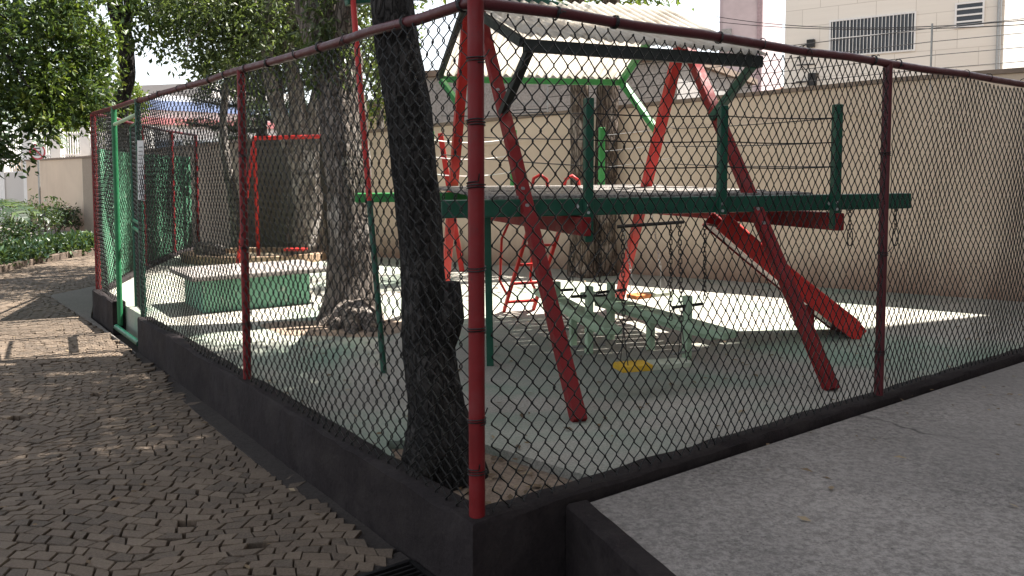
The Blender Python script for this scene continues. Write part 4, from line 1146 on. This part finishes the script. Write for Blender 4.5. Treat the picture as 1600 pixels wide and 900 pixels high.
# 6. big dark-leaved tree hanging over the path on the left
t = thing("tree", Vector((-8.7, 11.4, ZP)), "large glossy dark-leaved tree hanging over the path at the left edge", "tree")
mb = MB()
trunk_mesh(mb, [(-8.7, 11.4, -.4), (-8.6, 11.3, 1.2), (-8.3, 11.1, 2.6), (-8.0, 10.9, 4.0), (-7.6, 10.7, 5.4)], [.34, .26, .22, .19, .12], 18, 7, 13)
cl = [ell(25, 165, 10.2, .6, .6, .42, 66), ell(10, 85, 10.0, .75, .7, .6, 84), ell(95, 130, 10.6, .6, .6, .36, 60), ell(138, 168, 11.0, .36, .5, .17, 22), ell(90, 58, 10.6, .6, .6, .34, 46), ell(30, 5, 10.0, .9, .8, .4, 70), ell(130, 22, 10.8, .42, .6, .25, 26), ell(6, 238, 10.0, .22, .4, .16, 16), ell(-120, 120, 10.2, 1.1, 1.1, 1.2, 180), ell(60, -90, 10.4, 1.6, 1.4, .8, 150), ell(145, 100, 11.2, .2, .4, .28, 20)]
branches(mb, [(-8.0, 10.9, 4.0), (-8.3, 11.1, 2.6), (-7.6, 10.7, 5.4)], .06, cl, 15, 3)
mb.build("trunk", BARK_DARK, t, smooth=60)
leaves("crown", cl, LEAF_DARK, t, .105, .42, 20, .19, .4, 81)
cl = [ell(140, 62, 11.2, .42, .5, .34, 60), ell(152, 118, 11.4, .24, .4, .34, 40), ell(112, 172, 11.2, .4, .4, .2, 46), ell(70, 130, 10.2, .5, .5, .34, 34), ell(85, 30, 10.4, .6, .5, .24, 34), ell(55, 175, 10.0, .4, .4, .2, 22)]
leaves("sunlit_leaves", cl, LEAF_LIGHT, t, .10, .42, 14, .2, .3, 82)  # paler sprays where sun catches the crown: sunlight put into leaf colour

# 7. dark layered conifer and pale slim tree beyond the fence, 8. yellowish tree far off
t = thing("tree", D(372, 395, 16.8), "slim pale crooked tree standing before dark layered branches at the far fence", "tree")
g = D(372, 390, 14.9)
mb = MB(); trunk_mesh(mb, [Vector((g.x, g.y, -.1)), D(366, 320, 14.9), D(352, 240, 14.9), D(349, 190, 14.9), D(356, 120, 14.9), D(372, 40, 14.9), D(368, -60, 14.9)], [.12, .1, .085, .07, .065, .05, .03], 12, 7, 17, .05, .05)
mb.build("trunk", BARK_PALE, t, smooth=60)
cl = [ell(375, 10, 14.7, .9, .8, .6, 80), ell(352, 115, 15.0, .5, .6, .25, 24), ell(300, 5, 14.6, .8, .8, .6, 70)]
leaves("crown", cl, LEAF_GREY, t, .12, .45, 14, .24, .3, 91)
t = thing("tree", Vector((-9.4, 25, -.4)), "dark layered conifer beyond the wall between the pale stems", "tree")
mb = MB(); trunk_mesh(mb, [(-7.6, 25, -.4), (-7.6, 25, 3), (-7.6, 25, 7.5)], [.2, .16, .05], 12, 8, 1); cl = []
for k in range(30):
    z = 1.9 + (k % 10) * .36; ln = 2.5 - .14 * (k % 10)
    a = (k * 2.4) % 6.28
    e = Vector((-7.6 + math.cos(a) * ln, 25 + math.sin(a) * ln, z + .2)); st = Vector((-7.6, 25, z))
    trunk_mesh(mb, [st, (st + e) / 2 - Vector((0, 0, .08)), e], [.06, .045, .02], 7, 4, k)
    for q in (.35, .55, .75, .95): cl.append((st + (e - st) * q, (.36, .36, .10), 12))
mb.build("trunk", BARK_DARK, t, smooth=60); leaves("crown", cl, LEAF_CONIFER, t, .13, .2, 18, .16, .0, 92)
t = thing("tree", Vector((-11.3, 26, -.4)), "small yellow-green tree seen past the gate top, beyond the wall", "tree")
mb = MB(); trunk_mesh(mb, [(-12.3, 26, -.4), (-12.2, 26, 1.5), (-12.0, 26, 3)], [.12, .1, .05], 10, 6, 4); mb.build("trunk", BARK_BROWN, t, smooth=60)
leaves("crown", [ell(205, 160, 26, .45, .5, .65, 90), ell(198, 195, 26, .4, .4, .4, 40), ell(140, 195, 27, .8, .8, .5, 70)], LEAF_LIGHT, t, .13, .5, 14, .16, .2, 93)
for i, (px, py, d, rx, rz, n, lab) in enumerate(((590, 110, 22, 1.1, 1.6, 150, "loose bright green tree beyond the wall seen between the two thick trunks"), (110, 205, 34, 2.6, 1.2, 150, "pale hazy tree beyond the white railing at far left"))):
    g = D(px, 260, d); t = thing("tree", Vector((g.x, g.y, -.4)), lab, "tree")
    mb = MB(); trunk_mesh(mb, [(g.x, g.y, -.4), (g.x + .1, g.y, 1.5), D(px, py, d)], [.16, .13, .05], 10, 6, i); mb.build("trunk", BARK_PALE, t, smooth=60)
    leaves("crown", [ell(px, py, d, rx, rx, rz, n), ell(px + 20, py - 60, d, rx * .7, rx, rz * .6, n // 2)], LEAF_LIGHT, t, .16, .5, 14, .25, .2, 94 + i)

# ------------------------------------------------------------------ garden on the left
def shrub(px, py, h, w, label, m=LEAF_SHRUB, size=.1, n=60, stem=True, z=ZP, seed=0, asp=.4, group=None):
    g = G(px, py, z); t = thing("shrub", g, label, "shrub", group)
    mb = MB()
    rr = random.Random(seed)
    for k in range(4):
        e = g + Vector((rr.uniform(-.5, .5) * w, rr.uniform(-.4, .4) * w, h * rr.uniform(.6, .95)))
        mb.tube([g, g + (e - g) * .5 + Vector((rr.uniform(-.05, .05), 0, 0)), e], [.022, .015, .006], 6)
    mb.build("stem", BARK_BROWN, t, smooth=60)
    c = g + Vector((0, 0, h * .62))
    leaves("foliage", [(c, (w * .6, w * .5, h * .4), n)], m, t, size, asp, 12, .12, .2, seed + 200)
shrub(70, 392, 1.15, .9, "dark open shrub with a thin stem in the middle of the planting bed", seed=1, n=55, size=.085)
shrub(25, 395, .6, .8, "leafy green shrub left of the dark open one, by the kerb's far end", seed=2, n=50, m=LEAF_COVER, size=.10)
shrub(-25, 400, .9, 1.0, "broad dark shrub cut off by the left edge", seed=3, n=70, size=.10)
shrub(45, 372, .85, 1.0, "tall dark shrub against the beige wall at far left", seed=4, n=70, size=.10)
shrub(88, 366, .8, 1.0, "rounded dark shrub against the wall left of the fence end", seed=5, n=70, size=.10)
shrub(122, 362, .7, .9, "dark shrub against the wall just left of the far red post", seed=6, n=60, size=.10)
shrub(150, 360, .6, .8, "small dark shrub against the wall partly behind the far red post", seed=7, n=50, size=.10)
# stones in the bed
for i, (px, py, r_) in enumerate(((32, 385, .16), (20, 400, .13))):
    g = G(px, py, ZP); tag(blob((g.x, g.y, ZP + .1), r_, BARK_PALE, None, "garden_rock", .8, 40 + i), ("larger pale rock among the shrubs of the planting bed" if i == 0 else "smaller pale rock near the kerb of the planting bed"), "rock")
# ground cover
gc = []
for k in range(len(kp) - 1):
    a, b_ = kp[k], kp[k + 1]
    for q in range(10):
        p = a + (b_ - a) * (q / 10); d = (b_ - a).normalized(); n_ = Vector((-d.y, d.x, 0))
        for w in (.25, .55, .9): gc.append((p + n_ * (w + random.uniform(-.1, .1)) + Vector((0, 0, .17)), (.25, .25, .13), 9))
tag(leaves("ground_cover", gc, LEAF_COVER, None, .12, .4, 12, .1, -.6, 300), None, None, None, 'stuff')
# palm at the left edge and one frond hanging before the wall
def frond(mb, p, d, ln, drop, seed):
    rr = random.Random(seed); d = Vector(d).normalized(); side = d.cross(Vector((0, 0, 1))).normalized(); prev = None
    n = 26; spine = []
    for i in range(n + 1):
        t = i / n; spine.append(Vector(p) + d * (ln * t) + Vector((0, 0, .35 * ln * t - drop * ln * t * t)))
    mb.tube(spine, [.012 * (1 - .8 * i / n) for i in range(n + 1)], 5)
    for i in range(3, n):
        t = i / n; l_ = .34 * ln * math.sin(math.pi * min(1, .15 + .85 * t)) ** .7
        for s in (-1, 1):
            q = spine[i]; tip = q + side * (s * l_ * .8) + d * (l_ * .45) - Vector((0, 0, l_ * rr.uniform(.2, .55)))
            w = (spine[i] - spine[i - 1]) * .4
            mid = (q + tip) / 2 + Vector((0, 0, .03))
            mb.add([q - w, q + w, mid + w * .9, tip, mid - w * .9], [(0, 1, 2, 4), (4, 2, 3)])
g = D(-70, 300, 9.2)
pm = thing("palm", Vector((g.x, g.y, ZP)), "small palm whose arching fronds enter at the left edge above the bed", "palm")
mb = MB(); trunk_mesh(mb, [(g.x, g.y, -.3), (g.x, g.y, .5), (g.x, g.y, 1.0)], [.1, .08, .06], 10, 5, 5); mb.build("trunk", BARK_BROWN, pm, smooth=60)
for k, (dx, dy) in enumerate(((1, .2), (.8, -.6), (.5, .8), (-.6, .5), (-.7, -.6), (.95, -.2), (0.1, -1))):
    mb = MB(); frond(mb, (g.x, g.y, .95), (dx, dy, .25), 1.0, .75, k); mb.build("frond", LEAF_SHRUB, pm)
g = D(-50, 160, 17.5)
pm = thing("palm", Vector((g.x, g.y, ZP)), "taller palm with a drooping frond before the wall near the round sign", "palm")
mb = MB(); trunk_mesh(mb, [(g.x, g.y, -.3), (g.x + .05, g.y, 1.5), (g.x + .1, g.y, 2.9)], [.12, .1, .08], 10, 5, 6); mb.build("trunk", BARK_BROWN, pm, smooth=60)
for k, (dx, dy) in enumerate(((1, .1), (.6, -.5), (.5, .8), (-.6, .5), (-.7, -.6), (.95, -.35))):
    mb = MB(); frond(mb, (g.x + .1, g.y, 2.8), (dx, dy, .2), 1.95, 1.05, 20 + k); mb.build("frond", LEAF_SHRUB, pm)

# fallen leaves and litter
P = []
for k in range(900):
    p = Vector((random.uniform(-4, 6), random.uniform(3.6, 11), .012)); P.append((p, (.01, .01, .004), 1))
for k in range(160):
    q = random.random()
    p = L(random.uniform(0, 7), random.uniform(.15, 3.5), ZP + .012); P.append((p, (.01, .01, .003), 1))
for k in range(16):
    p = Rr(random.uniform(1, 6), random.uniform(.1, 2.6), .022); P.append((p, (.01, .01, .002), 1))
P = [c for c in P if not ((c[0].x - C.x) * dR.x + (c[0].y - C.y) * dR.y < .1 and c[0].z > -.1)]
for k in range(120):
    p = C + dR * random.uniform(.1, .6) + dL * random.uniform(.1, .9); P.append((Vector((p.x, p.y, -.035)), (.03, .03, .004), 1))
def flat_litter():
    V, Fc = [], []; 
    for c, _, _ in P:
        a = random.uniform(0, 6.28); s = random.uniform(.012, .034); d = Vector((math.cos(a), math.sin(a), random.uniform(-.1, .15))); n_ = Vector((-d.y, d.x, random.uniform(-.2, .2)))
        i = len(V); V += [c - d * s, c + n_ * s * .45 + Vector((0, 0, .004)), c + d * s, c - n_ * s * .45]
        Fc += [(i, i + 1, i + 2), (i, i + 2, i + 3)]
    return fast_mesh("fallen_leaves", np.array([tuple(v) for v in V]), np.array(Fc), LEAF_DRY)
tag(flat_litter(), None, None, None, 'stuff')

# ------------------------------------------------------------------ beyond the wall
def house_block(name, a, b_, depth, h, m, label, cat="building", z0=-.4, rise=0):
    """a-b: facade line as seen from the playground"""
    d = Vector((b_.x - a.x, b_.y - a.y, 0)).normalized(); n_ = Vector((-d.y, d.x, 0))
    if n_.y < 0: n_ = -n_
    t = thing(name, Vector((a.x, a.y, 0)), label, cat)
    t.rotation_euler = (0, 0, 0)
    ln = (Vector((b_.x - a.x, b_.y - a.y, 0))).length
    ang = math.atan2(d.y, d.x)
    t.rotation_euler[2] = ang
    BASE[t.name] = Vector((0, 0, 0))
    o = MB().box(0, ln, 0, depth, z0, h).build("wall", m, t)
    return t, d, n_, ln
def win_box(t, x0, x1, z0, z1, frame_m, glass_m, bars=0, hb=0, fw=.05, depth=.05, slats=0, name="window"):
    w = MB()
    w.box(x0, x1, -depth, -.002, z0, z0 + fw); w.box(x0, x1, -depth, -.002, z1 - fw, z1)
    w.box(x0, x0 + fw, -depth + .001, -.002, z0 + fw, z1 - fw); w.box(x1 - fw, x1, -depth + .001, -.002, z0 + fw, z1 - fw)
    wo = w.build(name, frame_m, t)
    MB().box(x0 + fw, x1 - fw, -.012, -.003, z0 + fw, z1 - fw).build("pane", glass_m, wo)
    if bars or hb or slats:
        g_ = MB()
        for k in range(bars):
            x = x0 + (x1 - x0) * (k + 1) / (bars + 1); th = .028 if k % 6 == 5 else .016
            g_.box(x - th / 2, x + th / 2, -depth - .02, -depth - .004, z0, z1)
        for k in range(hb):
            z = z0 + (z1 - z0) * (k + 1) / (hb + 1); g_.box(x0, x1, -depth - .026, -depth - .02, z - .012, z + .012)
        for k in range(slats):
            z = z0 + (z1 - z0) * (k + 1) / (slats + 1); g_.box(x0 + .03, x1 - .03, -depth - .002, -.02, z - .03, z + .02)
        g_.build("grille" if bars else "louvre", frame_m, wo)
    return wo
# cream tiled house on the right
A = D(1225, 120, 27.9); B = D(1566, 120, 24.0)
t, d, n_, ln = house_block("house", A, B, 7, 8.2, TILE, "cream tiled two-storey house with a barred window rising behind the wall at right")
def fx(px):   # facade coordinate at a picture column
    r_ = ray(px, 60); den = d.x * r_.y - d.y * r_.x; s = (r_.x * A.y - r_.y * A.x) / den; return s
def fz(px, py):
    s = fx(px); p = A + d * s; return D(px, py, p.y).z
win_box(t, fx(1296), fx(1431), fz(1364, 85), fz(1364, 25), WHITE, GLASS_D, 23, 1)
win_box(t, fx(1491), fx(1537), fz(1514, 43), fz(1514, 3), WHITE, GLASS_D, 0, 0, slats=3)
mb = MB(); x = fx(1561); mb.tube([(x, -.1, -.3), (x, -.1, 8.0)], .06, 10); mb.build("downpipe", STEEL, t, smooth=60)
mb = MB()
for z in (4.9, 4.35, 3.75): mb.bar((.45, -.12, z), (1.0, -.04, z), .03, .04)
mb.tube([(1.0, -.08, 5.6), (.5, -.1, 5.5), (.6, -.12, 4.9), (1.1, -.1, 4.35), (.3, -.14, 4.3)], .02, 6); mb.box(.78, 1.02, -.16, -.02, 5.45, 5.7); mb.box(.85, 1.1, -.18, -.02, 4.2, 4.6)
mb.build("cable_bracket", WIRE, t, smooth=60)
# small cream lean-to with tile roof left of it
A2 = D(1208, 130, 30); B2 = D(1240, 130, 30)
t2, _, _, l2 = house_block("shed", A2, B2, 3, 3.9, CREAM, "little yellow shed with a clay roof squeezed between the wall and the tiled house", "shed")
mb = MB(); mb.add([(-.25, -.25, 4.05), (l2, -.25, 4.55), (l2, 3.2, 4.55), (-.25, 3.2, 4.05), (-.25, -.25, 3.92), (l2, -.25, 4.42), (l2, 3.2, 4.42), (-.25, 3.2, 3.92)], [(0, 1, 2, 3), (7, 6, 5, 4), (0, 4, 5, 1), (3, 2, 6, 7), (0, 3, 7, 4), (1, 5, 6, 2)])
mb.build("roof", ROOFT, t2)
# pink tower
t, _, _, ln = house_block("apartment_tower", D(1128, 120, 46), D(1190, 120, 45), 6, 17, PINK, "plain pinkish rendered tower far behind the tower's roof end", "building")
MB().box(-.05, .5, -.12, -.002, 8.0, 9.2).build("vent_box", GREYR, t); MB().box(-.3, -.002, .5, 3.5, 7.5, 12).build("side_bay", PINK, t)
MB().box(ln - .28, ln - .02, -.08, -.002, -.4, 17).build("corner_strip", plain("pink_strip", (.36, .26, .27)), t)
# grey roughcast neighbour behind the tower roof
A3, B3 = D(655, 150, 21), D(1058, 150, 17.5)
t, d3, n3, l3 = house_block("grey_building", A3, B3, 6, 3.75, GREYR, "grey roughcast neighbour building seen under the play tower roof")
mb = MB(); mb.box(-.12, l3 + .12, -.15, 6.1, 3.752, 3.9); mb.build("roof_slab", COPING, t)
win_box(t, l3 * .40, l3 * .56, 2.35, 2.95, GREYR, GLASS_D, 0, 0, slats=7)
# cream house between the trees
t, _, _, l4 = house_block("cream_house", D(552, 180, 24), D(652, 180, 23), 5, 3.25, CREAM, "low cream house seen between the two thick trunks beyond the wall")
MB().box(-.1, l4 + .1, -.2, 5.1, 3.252, 3.4).build("roof_edge", COPING, t)
# street shop with blue and red stripes, far left behind the fence
A5, B5 = D(205, 200, 34), D(575, 200, 42)
t, _, _, l5 = house_block("shop_building", A5, B5, 8, 4.6, WHITE, "white street shop with blue and red fascia stripes beyond the fence at left")
z_ = 4.6
MB().box(.0, l5, -.10, -.002, 3.95, 4.35).build("blue_stripe", BLUE, t); MB().box(0, l5, -.13, -.002, 3.35, 3.62).build("red_stripe", SHOPRED, t)
for k in range(6): win_box(t, .6 + k * l5 / 6.2, .6 + k * l5 / 6.2 + 1.5, .6, 2.7, plain("grey_frame", (.3, .32, .36)), plain("shop_glass", (.1, .14, .2), .15), 3, 1)
# pale apartment block far behind
t, _, _, l6 = house_block("pale_block", D(40, 200, 70), D(330, 200, 64), 12, 8.2, PALEFAR, "washed-out pale apartment block far off above the left railing")
for i in range(7):
    for j in range(2): win_box(t, 1 + i * 2.1, 2.2 + i * 2.1, 2.2 + j * 2.8, 3.6 + j * 2.8, WHITE, GLASS_D)
t, _, _, l6 = house_block("far_block", D(1095, 150, 75), D(1215, 150, 70), 10, 8.6, plain("pale_pink_far", (.62, .5, .48), .9, 0, .08, .4), "faded brick-coloured block low on the skyline left of the tiled house")
for i in range(5):
    for j in range(2): win_box(t, .6 + i * 1.3, 1.3 + i * 1.3, 5.0 + j * 1.6, 6.0 + j * 1.6, WHITE, GLASS_D)
# white railing and pillars on the street behind the left part of the wall
t = thing("street_railing", D(95, 245, 27), "white street railing with square pillars beyond the far left wall", "railing")
A7, B7 = D(-40, 240, 27), D(232, 240, 25)
for k in range(7):
    p = A7 + (B7 - A7) * (k / 6); MB().bar((p.x, p.y, -.4), (p.x, p.y, 2.75), .28, .28).build("pillar", WHITE, t)
mb = MB()
for k in range(72):
    p = A7 + (B7 - A7) * (k / 72) + Vector((0, .02, 0)); mb.bar((p.x, p.y, 1.3), (p.x, p.y, 2.62), .025, .025)
for z in (1.35, 1.9, 2.55): mb.bar(Vector((A7.x, A7.y + .02, z)), Vector((B7.x, B7.y + .02, z)), .045, .05)
mb.build("bars", WHITE, t)
MB().bar(Vector((A7.x, A7.y + .05, .5)), Vector((B7.x, B7.y + .05, .5)), .2, 1.7).build("plinth", PALEFAR, t)
# no-parking sign
sg = thing("traffic_sign", D(58, 300, 23.5), "round white no-parking sign with red ring and struck-out letter E above the far left wall", "traffic sign")
c = D(58.5, 237, 23.5)
def disc(c, r, y, n=32): return [(c.x + r * math.cos(2 * math.pi * k / n), y, c.z + r * math.sin(2 * math.pi * k / n)) for k in range(n)]
def cyl_y(r, y0, y1, n=32):
    a, b_ = disc(c, r, y0, n), disc(c, r, y1, n)
    return MB().add(a + b_, [tuple(range(n)), tuple(range(n, 2 * n))[::-1]] + [(i, n + i, n + (i + 1) % n, (i + 1) % n) for i in range(n)])
cyl_y(.235, c.y, c.y + .006).build("plate", WHITE, sg)
mb = MB(); n = 36
a, b_ = disc(c, .235, c.y - .004, n), disc(c, .185, c.y - .004, n); mb.add(a + b_, [(i, (i + 1) % n, n + (i + 1) % n, n + i) for i in range(n)]); mb.build("red_ring", REDF, sg)
mb = MB(); y = c.y - .003
mb.box(c.x - .075, c.x - .04, y - .002, y, c.z - .11, c.z + .11)
for z in (-.11, -.016, .078): mb.box(c.x - .04, c.x + (.075 if z else .06), y - .002, y, c.z + z, c.z + z + .032)
mb.build("letter", INK, sg)
mb = MB(); mb.bar((c.x - .14, y - .004, c.z + .14), (c.x + .14, y - .004, c.z - .14), .003, .04, side=(0, 1, 0)); mb.build("slash", REDF, sg)
MB().tube([(c.x, c.y + .03, -.4), (c.x, c.y + .03, c.z + .1)], .03, 8).build("pole", STEEL, sg, smooth=60)
# street cables
tag(MB().tube(sag(D(1120, 26, 30), D(1640, 28, 18), .3, 16), .012, 5).build("cable", WIRE), "upper black street cable crossing in front of the tiled house", "cable", "street cables")
tag(MB().tube(sag(D(1120, 34, 30), D(1640, 36, 18), .2, 16), .012, 5).build("cable", WIRE), "lower black street cable crossing in front of the tiled house window", "cable", "street cables")
# tall building out of frame on the right: its shadow covers the near half of the playground
nb_ = thing("neighbour_tower", (12, -4, 0), "tall plain apartment tower standing to the right of the slab", "building")
MB().box(9.6, 24, -26, 10.15, -.4, 44).build("wall", plain("tower_render", (.5, .46, .42), .9), nb_)
for k in range(11):
    for j in range(7):
        MB().box(9.57, 9.602, -24 + j * 5, -22.2 + j * 5, 2.5 + k * 3.6, 4.0 + k * 3.6).build("window", GLASS_D, nb_)
